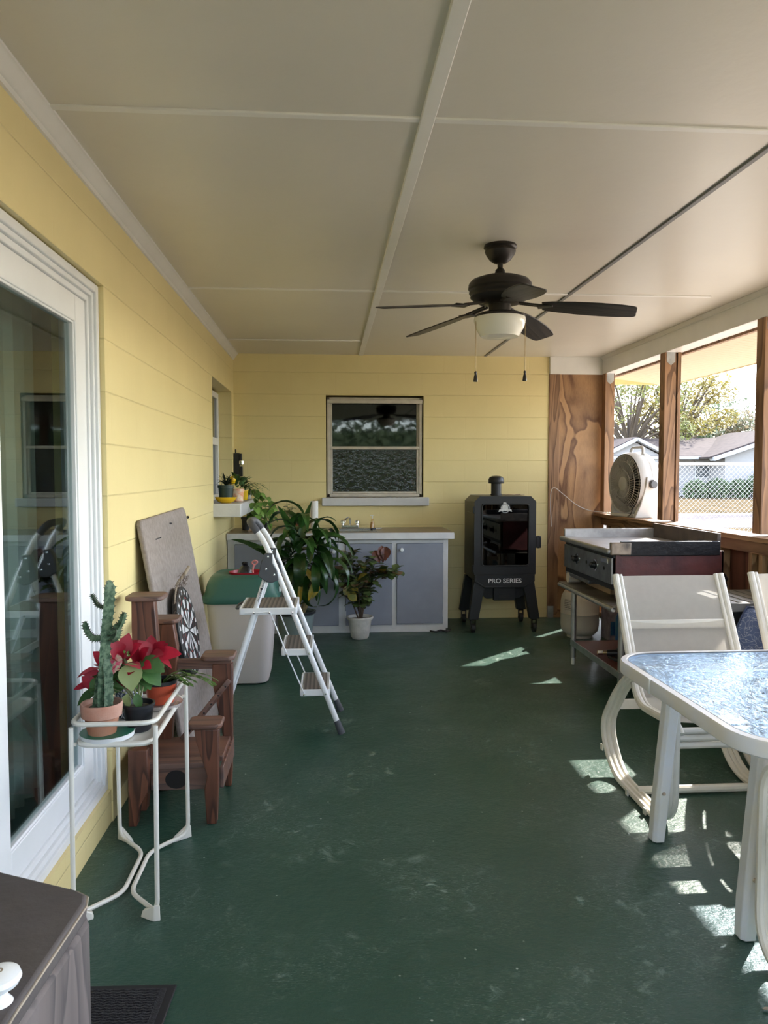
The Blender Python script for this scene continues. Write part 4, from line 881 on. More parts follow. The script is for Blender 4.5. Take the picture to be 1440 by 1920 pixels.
# ------------------------------------------------------------------ step ladder
ld = thing('step_ladder', 'white three-step folding ladder with grey striped treads and padded grey handle', 'step ladder', (-.25, 4.13, 0))
YN, YFAR = 3.94, 4.32
def Xs(z): return .07 - .392 * z        # front stile
def Xr(z): return -.585 + .318 * z      # rear leg
for y in (YN, YFAR):
    yt = y + (.05 if y == YN else -.06)
    def yz(z): return y + (yt - y) * z / 1.1
    st1 = MB().tube([(Xs(.03), yz(.03), .03), (Xs(.93), yz(.93), .93)], .0145, 14)
    so1 = st1.build('stile', m_ladw, ld)
    MB().tube([(Xs(-.0), yz(0), 0.001), (Xs(.07), yz(.07), .07)], [.02, .0165], 12).build('foot', m_ladg, so1)
    rl = MB().tube([(Xr(.03), y, .03), (Xr(.89), yz(.89), .89)], .0135, 14).build('rear_leg', m_ladw, ld)
    MB().tube([(Xr(0), y, .001), (Xr(.06), y, .06)], [.018, .0155], 12).build('foot', m_ladg, rl)
    a = yz(.9) - .022 if y == YN else yz(.9) - .022
    pl = MB().prism([(-.36, .83), (-.318, .80), (-.29, .795), (-.255, .81), (-.262, .86), (-.285, .90), (-.285, .95), (-.325, .95), (-.345, .90)], (0, a, 0), (1, 0, 0), (0, 0, 1), -.044).build('hinge_plate', m_ladg, ld, bevel=.004)
    for px, pz in ((-.308, .932), (-.318, .868), (-.277, .838)): MB().lathe((px, a - .001, pz), [(.007, 0), (.006, .003), (0, .004)], 10, Matrix.Rotation(R(90), 4, 'X')).build('rivet', m_chrome, pl)
y0, y1 = YN + .045, YFAR - .055
hp = fil([(Xs(.93), y0, .93), (Xs(1.02) - .005, y0 + .005, 1.02), (-.40, y0 + .01, 1.105), (-.415, (y0 + y1) / 2, 1.11), (-.40, y1 - .01, 1.105), (Xs(1.02) - .005, y1 - .005, 1.02), (Xs(.93), y1, .93)], .07, 7)
MB().tube(hp, .0145, 12).build('handle_loop', m_ladw, ld)
i0, i1 = int(len(hp) * .20), int(len(hp) * .80)
MB().tube(hp[i0:i1 + 1], .019, 12).build('handle_grip', m_ladg, ld)
def tread(z, xa, xb, name='tread'):
    q = MB(); ya, yb = YN + .018, YFAR - .02
    q.box(xa, xb, ya, yb, z - .012, z - .002); q.box(xa, xb, ya - .003, ya + .006, z - .035, z + .001); q.box(xa, xb, yb - .006, yb + .003, z - .035, z + .001)
    q.box(xa - .004, xa + .006, ya, yb, z - .035, z + .002); q.box(xb - .006, xb + .004, ya, yb, z - .035, z + .002)
    tt = q.build(name, m_ladw, ld, bevel=.004)
    MB().box(xa + .015, xb - .012, ya + .012, yb - .012, z - .003, z + .003).build('tread_mat', m_rib, tt)
tread(.665, -.455, -.165, 'platform'); tread(.448, -.24, -.085); tread(.232, -.145, .005)
for y in (YN + .012, YFAR - .014):
    MB().tube([(-.30, y, .645), (-.215, y, .425)], .0035, 6).tube([(-.215, y, .425), (-.125, y, .212)], .0035, 6).tube([(-.43, y, .64), (-.30, y, .645)], .0035, 6).build('link_rod', m_ladw, ld)
    q = MB()
    for px, pz in ((-.30, .645), (-.215, .425), (-.125, .212), (Xs(.645), .645), (Xs(.43), .43), (Xs(.215), .215), (Xr(.645), .645)):
        q.lathe((px, y - .022 if y < 4.1 else y - .0, pz), [(.006, 0), (.005, .003), (0, .004)], 10, Matrix.Rotation(R(90), 4, 'X'))
    q.build('bolt', m_chrome, ld)
MB().tube(fil([(-.455, 4.02, .655), (-.485, 4.05, .648), (-.485, 4.2, .648), (-.455, 4.23, .655)], .02), .006, 8).build('release_bar', m_ladg, ld)
# lettering along the near rear leg
za, zb = .845, .70
dirv = Vector((Xr(zb) - Xr(za), 0, zb - za)).normalized()
ang = math.atan2(dirv.z, dirv.x)
for zc in (.80, .725):
    y_ = YN + .05 * zc / 1.1 - .0142
    text('lettering', 'HBTOWER', .013, m_ink, ld, (Xr(zc), y_, zc), (R(90), -ang, 0), .0004, 1.0, .0002)
MB().prism([(-.008, .006), (.008, .008), (0, -.01)], (Xr(.763), YN + .05 * .763 / 1.1 - .0142, .763), (1, 0, 0), (0, 0, 1), .001).build('logo_mark', m_ink, ld)

# ------------------------------------------------------------------ rubbish bin
bn = thing('rubbish_bin', 'large beige rubbish bin with a rounded green lid beside the cabinet', 'bin', (-.56, 5.08, 0))
BX, BY = -.56, 5.06
def rrect(cx, cy, w, d, r, z, n=6):
    out = []
    for qx, qy, a0 in ((1, 1, 0), (-1, 1, 90), (-1, -1, 180), (1, -1, 270)):
        for k in range(n + 1):
            a = R(a0 + 90 * k / n); out.append((cx + qx * (w / 2 - r) + r * math.cos(a), cy + qy * (d / 2 - r) + r * math.sin(a), z))
    return out
def loft(mb, rings, cap0=True, cap1=True):
    o = len(mb.v); n = len(rings[0])
    for r in rings: mb.v += [Vector(p) for p in r]
    for i in range(len(rings) - 1):
        for k in range(n): mb.f.append([o + i * n + k, o + i * n + (k + 1) % n, o + (i + 1) * n + (k + 1) % n, o + (i + 1) * n + k])
    if cap0: mb.f.append([o + k for k in reversed(range(n))])
    if cap1: mb.f.append([o + (len(rings) - 1) * n + k for k in range(n)])
    return mb
loft(MB(), [rrect(BX, BY, .30, .28, .06, .0), rrect(BX, BY, .34, .32, .07, .012), rrect(BX, BY, .36, .34, .07, .06), rrect(BX, BY, .43, .41, .07, .535), rrect(BX, BY, .445, .425, .07, .54), rrect(BX, BY, .45, .43, .07, .565)]).build('body', m_bin, bn)
OX, OY = BX + .03, BY + .03
rings = [rrect(BX, BY, .475, .455, .08, .535), rrect(BX, BY, .485, .465, .08, .545), rrect(BX, BY, .482, .462, .08, .575), rrect(BX, BY, .455, .435, .09, .60), rrect(BX, BY, .43, .41, .10, .655), rrect(BX, BY, .39, .37, .10, .695), rrect(BX, BY + .01, .34, .32, .10, .712), rrect(OX, OY, .25, .21, .09, .700), rrect(OX, OY, .22, .18, .08, .66)]
loft(MB(), rings, False, False).build('lid', m_binlid, bn)
loft(MB(), [rrect(OX, OY, .235, .195, .08, .700), rrect(OX, OY, .245, .205, .085, .712), rrect(OX, OY, .225, .185, .08, .712), rrect(OX, OY, .20, .16, .08, .60), rrect(OX, OY, .15, .12, .05, .59)], False, True).build('red_liner', m_red, bn)
MB().box(BX - .262, BX - .238, BY - .19, BY - .15, .545, .565).box(BX + .236, BX + .252, BY - .02, BY + .03, .58, .61).build('lid_clip', m_whitepl, bn, bevel=.004)
bg = thing('bin_bag', 'knotted black bag poking out of the red mouth of the green bin lid', 'bag', (OX, OY, .70))
q = MB()
for k in range(1):
    q.lathe((OX - .02, OY + .01, .62), [(.03, 0), (.055, .04), (.05, .08), (.03, .115), (.012, .13), (.02, .145), (.004, .155)], 14, sx=1, sy=.8)
q.v = [v + Vector((rnd.uniform(-.006, .006), rnd.uniform(-.006, .006), rnd.uniform(-.004, .004))) for v in q.v]
q.build('bag_body', m_bag, bg)
MB().tube(cat([(OX + .045, OY - .02, .76), (OX + .035, OY - .03, .72), (OX + .045, OY - .05, .69), (OX + .04, OY - .07, .705)], 6), .006, 6).tube(cat([(OX + .045, OY - .02, .755), (OX + .065, OY - .015, .775), (OX + .05, OY - .02, .785), (OX + .03, OY - .02, .77), (OX + .045, OY - .02, .755)], 5), .006, 6).build('pink_tie', m_pink, bg)
# perspective helper: a photographed direction taken to a real depth Y (or to a real height z)
def ray(px, py):
    f = 1430.; t = math.atan(75 / f); p = math.atan(106 / f * math.cos(t))
    F = Vector((math.sin(p) * math.cos(t), math.cos(p) * math.cos(t), -math.sin(t))); Rr = Vector((math.cos(p), -math.sin(p), 0)); U = Rr.cross(F)
    return Rr * ((px - 720) / f) + U * ((960 - py) / f) + F
def at(px, py, Y): d = ray(px, py); return Vector((0, 0, 1.37)) + d * (Y / d.y)
def atz(px, py, z): d = ray(px, py); return Vector((0, 0, 1.37)) + d * ((z - 1.37) / d.z)

# ------------------------------------------------------------------ leaning board, dartboard, palm stalk
bd_ = thing('padded_board', 'grey-brown felt-covered board leaning against the yellow left wall', 'board', (-.70, 4.0, 0))
def lean(x, z): return Vector((-.612 - .205 * z / 1.17, 0, z))
Tl = math.atan2(.205, 1.17); mB = Matrix.Translation((-.617, 3.41, .002)) @ Matrix.Rotation(-Tl, 4, 'Y')
q = MB(); ys, zs = 1.06, 1.185
pr = [(0, 0), (ys, 0)] + [(ys - .05 + .05 * math.cos(R(a)), zs - .05 + .05 * math.sin(R(a))) for a in range(0, 91, 15)] + [(.02, zs - .012), (0, zs - .03)]
q.prism(pr, (0, 0, 0), (0, 1, 0), (0, 0, 1), -.024); q.v = [mB @ v for v in q.v]; q.build('board', m_felt, bd_, bevel=.008, seg=3)
q = MB()
for y in (.22, .245, .27, .30): q.cbox((.003, y, 1.07), (.006, .02, .005))
q.cbox((.003, .58, 1.12), (.006, .014, .008)); q.cbox((.003, .60, 1.118), (.006, .01, .008)); q.v = [mB @ v for v in q.v]; q.build('staple', m_ink, bd_)
q = MB().cyl((-.012, ys - .005, 1.12), (-.005, ys + .055, 1.122), .0035, 6).cyl((-.005, ys + .05, 1.122), (-.004, ys + .058, 1.122), .008, 8); q.v = [mB @ v for v in q.v]; q.build('nail', m_blackmetal, bd_)
# dartboard
dc = Vector((.030, .30, .60)); mD = mB @ Matrix.Translation((.030, .33, .60)) @ Matrix.Rotation(R(90), 4, 'Y') @ Matrix.Rotation(R(4), 4, 'Z')
db = thing('dartboard', 'black and white dartboard leaning on the grey felt board', 'dartboard', (-.66, 3.74, .38))
def ring(mb, r0, r1, a0, a1, z, n=3):
    for k in range(n):
        t0 = a0 + (a1 - a0) * k / n; t1 = a0 + (a1 - a0) * (k + 1) / n
        mb.add([(r0 * math.cos(t0), r0 * math.sin(t0), z), (r1 * math.cos(t0), r1 * math.sin(t0), z), (r1 * math.cos(t1), r1 * math.sin(t1), z), (r0 * math.cos(t1), r0 * math.sin(t1), z)], [(0, 1, 2, 3)])
RD = .215
q = MB().lathe((0, 0, 0), [(RD - .004, -.008), (RD, -.006), (RD, .014), (RD - .003, .016), (0, .016)], 64); q.v = [mD @ v for v in q.v]; q.build('board', m_rubber, db)
wq = MB(); rq = MB(); gq = MB(); sw = 2 * PI / 20
for i in range(20):
    a = i * sw + sw / 2
    if i % 2: ring(wq, .012, RD * .46, a, a + sw, .0172); ring(wq, RD * .52, RD * .72, a, a + sw, .0172)
    ring(rq if i % 2 == 0 else gq, RD * .46, RD * .50, a, a + sw, .0172); ring(rq if i % 2 == 0 else gq, RD * .72, RD * .755, a, a + sw, .0172)
    ring(wq, RD * .82, RD * .93, a + sw * .33, a + sw * .67, .0172, 2)
for mb, mm, nn in ((wq, m_white2, 'white_segments'), (rq, M('dart_red', (.30, .03, .03), .6), 'red_segments'), (gq, M('dart_dark', (.03, .05, .04), .6), 'dark_segments')):
    mb.v = [mD @ v for v in mb.v]; mb.build(nn, mm, db, smooth=0)
q = MB()
for i in range(20):
    a = i * sw + sw / 2; q.tube([(.012 * math.cos(a), .012 * math.sin(a), .018), (RD * .76 * math.cos(a), RD * .76 * math.sin(a), .018)], .0007, 4)
for r in (.012, RD * .46, RD * .5, RD * .72, RD * .757): q.tube([(r * math.cos(t * PI / 24), r * math.sin(t * PI / 24), .018) for t in range(48)], .0007, 4, True)
q.v = [mD @ v for v in q.v]; q.build('wire_spider', m_chrome, db)
# bent dry stalk
ps_ = thing('dry_stalk', 'bent dry plant stalk with wiry tendrils behind the dartboard', 'stalk', (-.60, 3.50, .2))
path = [at(355, 1062, 3.66), at(345, 1078, 3.64), at(332, 1098, 3.62), at(328, 1130, 3.60), at(329, 1165, 3.58), at(338, 1200, 3.56), at(345, 1228, 3.55)]
MB().tube(cat(path, 6), [.008 if i < 12 else .004 for i in range(37)], 8).build('stalk', M('pale_stalk', (.42, .34, .26), .6), ps_)
q = MB(); P = cat(path, 6)
for i in range(26):
    p = P[6 + i % 20]; v = Vector((rnd.uniform(.0, .01), rnd.uniform(-.12, .03), rnd.uniform(-.09, .05)))
    q.tube(cat([p, p + v * .4 + Vector((.01, 0, -.02)), p + v * .8 + Vector((.015, 0, .012)), p + v], 4), .0009, 4)
q.build('tendril', m_brownstem, ps_)

# ------------------------------------------------------------------ tiered wooden stand
ws = thing('wooden_stand', 'tiered reddish-brown wooden stand of tapered posts with flat caps', 'stand', (-.58, 3.15, 0))
def taper(name, x0, x1, zt, yb, poly, t=.042): MB().prism(poly, (0, yb, 0), (1, 0, 0), (0, 0, 1), t).build(name, m_redwood, ws, bevel=.004)
taper('leg', 0, 0, 0, 2.985, [(-.474, 0), (-.436, 0), (-.428, .15), (-.424, .375), (-.518, .375), (-.512, .33), (-.470, .19), (-.482, .14)])
taper('leg', 0, 0, 0, 2.985, [(-.772, 0), (-.740, 0), (-.728, .08), (-.700, .13), (-.694, .18), (-.697, .30), (-.770, .30)])
taper('leg', 0, 0, 0, 3.345, [(-.452, 0), (-.424, 0), (-.418, .15), (-.414, .54), (-.500, .54), (-.502, .46), (-.470, .30), (-.452, .18)])
taper('leg', 0, 0, 0, 3.345, [(-.775, 0), (-.745, 0), (-.735, .2), (-.73, .54), (-.78, .54)])
taper('tall_post', 0, 0, 0, 3.13, [(-.772, 0), (-.735, 0), (-.70, .4), (-.683, .6), (-.682, .70), (-.692, .858), (-.782, .858), (-.784, .3)], .05)
taper('middle_post', 0, 0, 0, 3.325, [(-.735, .0), (-.69, 0), (-.65, .5), (-.642, .62), (-.658, .722), (-.72, .722)], .05)
def cap(x0, x1, y0, y1, z, name='cap', r=0):
    MB().prism([(x0, y0 + .02), (x0 + .02, y0), (x1 - .02, y0), (x1, y0 + .02), (x1, y1 - .015), (x1 - .02, y1), (x0 + .02, y1), (x0, y1 - .015)], (0, 0, z), (1, 0, 0), (0, 1, 0), .020).build(name, m_redwoodx, ws, bevel=.006)
cap(-.545, -.412, 2.925, 3.05, .378); cap(-.545, -.402, 3.26, 3.40, .562); cap(-.803, -.655, 3.05, 3.19, .858); cap(-.76, -.638, 3.27, 3.40, .724)
MB().box(-.775, -.42, 3.31, 3.335, .518, .562).build('rail', m_redwoodx, ws, bevel=.003)
MB().box(-.775, -.425, 3.06, 3.30, .205, .226).box(-.775, -.470, 2.99, 3.062, .205, .226).build('bench_seat', m_redwoodx, ws, bevel=.003)
ap = MB().box(-.70, -.47, 3.005, 3.03, .115, .205).build('apron', m_redwoodx, ws, bevel=.003)
MB().lathe((-.60, 3.004, .158), [(.036, 0), (.037, .001), (0, .0015)], 24, Matrix.Rotation(R(90), 4, 'X') @ Matrix.Scale(1.15, 4, (1, 0, 0))).build('dark_knot', m_dark, ap)
dg1 = MB().bar((-.425, 3.30, .47), (-.62, 3.25, .235), .018, .05, (0, -1, .4)); dd1 = dg1.build('drilled_brace', m_redwoodx, ws, bevel=.003)
q = MB()
for i in range(6):
    t = .1 + i * .15; p = Vector((-.425, 3.30, .47)).lerp(Vector((-.62, 3.25, .235)), t) + Vector((.004, -.0275, .004)); q.lathe(p, [(.004, 0), (.004, .0006), (0, .0006)], 8, Matrix.Rotation(R(90), 4, 'X'))
q.build('drill_hole', m_dark, dd1)
for xr_ in (-.43, -.785): MB().box(xr_, xr_ + .015, 3.0, 3.35, .12, .205).build('side_rail', m_redwoodx, ws, bevel=.003)

# ------------------------------------------------------------------ white wire plant stand
wp = thing('wire_plant_stand', 'narrow white wire plant stand with a railed frosted shelf', 'plant stand', (-.65, 2.57, 0))
x0, x1, ya, yb_ = -.775, -.525, 2.315, 2.835; TR = .0075
foot = [(x1, ya), (x1, yb_), (x0, yb_), (x0, ya)]
rail = lambda z, i=0.: fil([(x0 + i, ya + i, z), (x1 - i, ya + i, z), (x1 - i, yb_ - i, z), (x0 + i, yb_ - i, z)], .05, 7, True)
MB().tube(rail(.612), TR, 10, True).build('top_rail', m_wire, wp)
MB().tube(rail(.545, .012), .0085, 10, True).build('shelf_rail', m_wire, wp)
q = MB(); pts = [(p[0], p[1]) for p in rail(0, .014)]; q.prism(pts, (0, 0, .540), (1, 0, 0), (0, 1, 0), .005); q.build('shelf', m_shelf, wp)
cA, cB = (-.664, 2.44), (-.650, 2.745)
for sgn, xx, cc in ((1, x1, .012), (-1, x0, -.012)):
    path = fil([(xx, ya + .012, .60), (xx, ya, .02), (-.652 + cc, 2.455, .012), (-.652 + cc, 2.72, .012), (xx, yb_, .02), (xx, yb_ - .012, .60)], .045, 6)
    MB().tube(path, TR, 10).build('leg_loop', m_wire, wp)
for x, y in foot:
    s = 1 if x > -.65 else -1; s2 = 1 if y > 2.57 else -1
    MB().add([(x + .012 * s, y + .01 * s2, 0), (x - .05 * s, y - .035 * s2 + .0, 0), (x - .055 * s, y - .015 * s2, 0), (x - .01 * s, y + .014 * s2, 0),
              (x + .010 * s, y + .006 * s2, .05), (x - .045 * s, y - .035 * s2, .018), (x - .05 * s, y - .02 * s2, .018), (x - .009 * s, y + .010 * s2, .05)],
             [(0, 3, 2, 1), (4, 5, 6, 7), (0, 1, 5, 4), (1, 2, 6, 5), (2, 3, 7, 6), (3, 0, 4, 7)]).build('foot_cap', m_wire, wp, bevel=.003)
for x, y in ((x1, ya + .02), (x1, yb_ - .02), (x0, ya + .02), (x0, yb_ - .02)): MB().cyl((x, y, .545), (x + (.012 if x < -.65 else -.012), y, .545), .006, 8).build('bracket_stub', m_wire, wp)

SZ = .546
# cactus
cz = (-.700, 2.385, SZ + .004)
t = thing('potted_cactus', 'tall spiny cactus with side arms in a chalky terracotta pot', 'potted plant', cz)
MB().lathe(cz, [(.038, 0), (.040, .004), (.052, .068), (.052, .070)], 36).build('pot', m_terra, t)
MB().lathe(cz, [(.052, .064), (.060, .068), (.063, .104), (.061, .109), (.056, .107), (.053, .095), (0, .094)], 36).build('pot_rim', m_terra2, t)
soil(cz, .053, .113).build('soil', m_soil, t)
def cact(path, r, nm='stem', ribs=3, tooth=.006):
    P = cat(path, 8); q = MB(); n = len(P); sp = MB()
    rs = [r * (.75 + .25 * math.sin(min(1, i / 3) * PI / 2)) * (1 if i < n - 4 else (n - i) / 4.5 + .1) for i in range(n)]
    vs = []; T = []
    for i in range(n): T.append((P[min(i + 1, n - 1)] - P[max(i - 1, 0)]).normalized())
    u = Vector((1, .2, 0)); m = ribs * 2
    for i in range(n):
        u = (u - T[i] * u.dot(T[i])).normalized(); w = T[i].cross(u)
        for k in range(m):
            a = 2 * PI * k / m; rr_ = rs[i] * (1.25 + (.16 if i % 2 else -.05) if k % 2 == 0 else .62)
            p = P[i] + (u * math.cos(a) + w * math.sin(a)) * rr_; vs.append(p)
            if k % 2 == 0 and i % 2 and i < n - 1:
                dv = (u * math.cos(a) + w * math.sin(a)); sp.tube([p - dv * .002, p + dv * tooth * .7 + T[i] * .002], [.0018, .0004], 4)
    fs = [(i * m + k, i * m + (k + 1) % m, (i + 1) * m + (k + 1) % m, (i + 1) * m + k) for i in range(n - 1) for k in range(m)]
    fs.append(tuple(range((n - 1) * m, n * m))); q.add(vs, fs)
    o = q.build(nm, m_cactus, t, smooth=50); sp.build('spines', m_spine, o)
YC_ = 2.385
cact([at(190, 1338, YC_), at(190, 1300, YC_), at(193, 1240, YC_), at(197, 1180, YC_), at(202, 1130, YC_), at(204, 1088, YC_)], .0155)
cact([at(201, 1338, YC_ - .01), at(202, 1290, YC_), at(198, 1230, YC_)], .013, 'second_stem')
cact([at(176, 1338, YC_), at(182, 1300, YC_), at(186, 1260, YC_)], .012, 'third_stem')
cact([at(190, 1196, YC_), at(176, 1196, YC_ + .01), at(165, 1184, YC_ + .01), at(159, 1165, YC_ + .01)], .0085, 'left_arm')
cact([at(196, 1138, YC_), at(184, 1135, YC_), at(177, 1124, YC_), at(172, 1114, YC_)], .0055, 'upper_arm')
cact([at(202, 1190, YC_), at(214, 1186, YC_), at(226, 1170, YC_), at(234, 1148, YC_)], .0085, 'right_arm')
cact([at(206, 1200, YC_), at(216, 1195, YC_), at(220, 1182, YC_), at(213, 1172, YC_)], .010, 'curled_arm')
s_ = thing('plant_saucer', 'white saucer with green inside under the terracotta cactus pot', 'saucer', (cz[0], cz[1], SZ))
SC = (cz[0] + .012, cz[1] + .012, SZ)
MB().lathe(SC, [(.070, 0), (.080, .003), (.083, .018), (.081, .018)], 36).build('outside', m_whitepl, s_)
MB().lathe(SC, [(.0815, .0182), (.079, .017), (.075, .0035), (0, .0030)], 36).build('inside', m_greensau, s_)
# poinsettia
pz = (-.605, 2.455, SZ)
t = thing('potted_poinsettia', 'red poinsettia in a small glossy black pot on the white wire stand', 'potted plant', pz)
pot(MB(), pz, .051, .037, .088, .004, .010, 36).build('pot', m_blackpot, t); soil(pz, .046, .095).build('soil', m_soil, t)
red = MB(); gr_ = MB(); stm = MB(); sp = MB()
base = Vector(pz) + Vector((0, 0, .08))
nodes = [(232, 1235, 2.44), (262, 1240, 2.46), (285, 1230, 2.50), (215, 1262, 2.46), (190, 1250, 2.47)]
for px, py, Y in nodes: stm.tube(cat([base, base.lerp(at(px, py, Y), .5) + Vector((0, 0, .01)), at(px, py, Y)], 5), .0035, 6)
def LF(mb, c, px0, py0, px1, py1, Y0, Y1, W, up=(0, -.7, .7), droop=.25, fold=.1, peak=.42, tip=1.3):
    a = at(px0, py0, Y0); b_ = at(px1, py1, Y1); d_ = b_ - a
    mb.leaf(a, d_, up, d_.length * 1.03, W, droop, fold, 7, tip, peak)
for r_ in ((232, 1235, 210, 1203, 2.44, 2.40, .055), (232, 1235, 238, 1190, 2.44, 2.43, .055), (236, 1235, 256, 1206, 2.45, 2.40, .05), (232, 1240, 214, 1232, 2.44, 2.40, .04),
           (285, 1230, 262, 1202, 2.5, 2.48, .045), (285, 1230, 282, 1193, 2.5, 2.5, .05), (286, 1232, 304, 1203, 2.5, 2.48, .05), (288, 1228, 336, 1222, 2.52, 2.50, .055), (262, 1240, 245, 1222, 2.46, 2.42, .045), (262, 1240, 272, 1215, 2.46, 2.42, .045), (265, 1245, 258, 1275, 2.46, 2.43, .04),
           (205, 1250, 178, 1222, 2.46, 2.44, .045), (190, 1250, 182, 1238, 2.47, 2.40, .035), (178, 1290, 156, 1268, 2.43, 2.42, .04), (185, 1258, 155, 1262, 2.45, 2.42, .035), (170, 1282, 136, 1290, 2.44, 2.44, .025),
           (278, 1232, 300, 1222, 2.48, 2.42, .045), (240, 1228, 228, 1198, 2.47, 2.46, .045), (272, 1225, 250, 1200, 2.5, 2.5, .045), (292, 1225, 312, 1206, 2.53, 2.53, .04), (262, 1244, 280, 1250, 2.44, 2.4, .04)):
    LF(red, 'r', *r_)
for r_ in ((262, 1240, 304, 1250, 2.44, 2.40, .065), (245, 1243, 244, 1290, 2.42, 2.36, .075), (270, 1252, 300, 1280, 2.44, 2.40, .055), (262, 1250, 285, 1290, 2.45, 2.43, .06), (225, 1265, 214, 1300, 2.46, 2.44, .06), (215, 1262, 235, 1285, 2.46, 2.42, .06),
           (200, 1262, 160, 1290, 2.46, 2.42, .05), (192, 1270, 168, 1296, 2.44, 2.40, .045), (185, 1292, 136, 1318, 2.44, 2.42, .035), (255, 1300, 262, 1330, 2.44, 2.42, .03), (240, 1300, 230, 1340, 2.46, 2.44, .035), (216, 1255, 196, 1272, 2.46, 2.4, .05), (250, 1262, 232, 1262, 2.46, 2.4, .05),
           (240, 1250, 222, 1240, 2.48, 2.45, .05), (290, 1245, 300, 1262, 2.5, 2.48, .05), (260, 1262, 275, 1300, 2.5, 2.5, .05)):
    LF(gr_, 'g', *r_, droop=.5, tip=1.1)
for i in range(26):
    nd = nodes[i % 5]; a = rnd.uniform(0, 6.28); p_ = at(*nd) + Vector((0, 0, rnd.uniform(-.02, .01))); e = rnd.uniform(-.5, .35)
    (red if i % 2 else gr_).leaf(p_ - Vector((0, 0, .0 if i % 2 else .03)), (math.cos(a), math.sin(a), e), (0, 0, 1), rnd.uniform(.06, .085), rnd.uniform(.035, .05), .4, .1, 7, 1.25, .42)
LF(sp, 'p', 218, 1225, 208, 1262, 2.42, 2.38, .055)
MB().tube(cat([at(185, 1292, 2.44), at(205, 1290, 2.45), at(235, 1300, 2.455)], 5), .0018, 5).build('side_shoot', m_stem, t)
stm.build('stem', m_stem, t); gr_.build('foliage', m_poigreen, t); red.build('bracts', m_poired, t); sp.build('pink_bract', leafmat('pink_speckled_bract', (.62, .08, .16), (.55, .50, .36), .5, .2, vs=110), t)
yf = MB()
for k in range(7): p = at(238 + rnd.uniform(-6, 6), 1226 + rnd.uniform(-5, 5), 2.41); yf.lathe(p, [(0, -.004), (.004, 0), (0, .005)], 8)
yf.build('flower_buds', m_pothos, t)
# patterned pot
qz = (-.672, 2.60, SZ)
t = thing('patterned_pot_plant', 'small succulent in a blue and white patterned pot behind the black pot', 'potted plant', qz)
def tilemat():
    m, n, b = nt('blue_white_circle_glaze'); tc = N(n, 'ShaderNodeTexCoord'); sp_ = N(n, 'ShaderNodeSeparateXYZ'); n.links.new(tc.outputs['Object'], sp_.inputs[0])
    ang_ = mth(n, 'ARCTAN2', sp_.outputs['Y'], sp_.outputs['X'])
    u = mth(n, 'SUBTRACT', mth(n, 'FRACT', mth(n, 'MULTIPLY', ang_, 1.59)), .5); v = mth(n, 'SUBTRACT', mth(n, 'FRACT', mth(n, 'MULTIPLY', sp_.outputs['Z'], 32.)), .5)
    r_ = mth(n, 'SQRT', mth(n, 'ADD', mth(n, 'MULTIPLY', u, u), mth(n, 'MULTIPLY', v, v)))
    f_ = ramp(n, r_, [(0, (.6, .62, .66)), (.16, (.6, .62, .66)), (.2, (.05, .07, .12)), (.38, (.05, .07, .12)), (.42, (.62, .64, .68)), (.5, (.62, .64, .68)), (.54, (.14, .17, .24))])
    n.links.new(f_, b.inputs['Base Color']); b.inputs['Roughness'].default_value = .25; return m
pot(MB(), qz, .05, .04, .095, .004, .01, 36).build('pot', tilemat(), t); soil(qz, .042, .095).build('soil', m_soil, t)
l = MB(); s = MB()
for i in range(9):
    a = rnd.uniform(2.2, 4.6) if i < 6 else rnd.uniform(-1.4, 0); e_ = Vector(qz) + Vector((math.cos(a) * .075, math.sin(a) * .10, .10 + rnd.uniform(0, .05)))
    q = cat([Vector(qz) + Vector((0, 0, .08)), (Vector(qz) + e_) / 2 + Vector((0, 0, .07)), e_], 5); s.tube(q, .0022, 5)
    for k in range(3, len(q)):
        for j in (0, 1):
            b_ = rnd.uniform(0, 6.28); l.leaf(q[k], (math.cos(b_), math.sin(b_), .3), (0, 0, 1), .022, .015, .2, .05, 4, 1, .5)
for i in range(5):
    a = rnd.uniform(-2, -1); l.leaf(Vector(qz) + Vector((.05, -.03, .03)), (math.cos(a), math.sin(a) * .4, .2 + i * .1), (0, 0, 1), .02, .013, .2, .05, 4, 1, .5)
l.build('foliage', m_pothos, t); s.build('stem', m_stem, t)
# orange pot with christmas cactus
oz = (-.588, 2.70, SZ + .014)
t = thing('orange_potted_cactus', 'trailing flat-leaved cactus in an orange-red pot with dark rim', 'potted plant', oz)
MB().lathe(oz, [(.042, 0), (.045, .003), (.053, .066), (.053, .068)], 36).build('pot', m_orange, t)
MB().lathe(oz, [(.053, .068), (.0545, .069), (.0545, .082), (.051, .082), (.050, .062), (0, .060)], 36).build('dark_rim', m_blackpot, t)
l = MB()
for i in range(14): zygo(l, Vector(oz) + Vector((.01, 0, .065)), rnd.uniform(-1.0, .9), rnd.uniform(.09, .15), rnd.uniform(.4, 1.1), 5, .016)
for i in range(6): zygo(l, Vector(oz) + Vector((.02, 0, .07)), rnd.uniform(-.35, .25), .19, .55, 7, .014)
l.build('foliage', m_zygo, t)
s_ = thing('clear_saucer', 'translucent plastic saucer under the orange-red pot', 'saucer', (oz[0], oz[1], SZ))
MB().lathe((oz[0] + .004, oz[1], SZ), [(.058, 0), (.064, .002), (.072, .016), (.070, .016), (.060, .005), (0, .004)], 36).build('dish', M('cloudy_plastic', (.55, .48, .45), .2), s_)

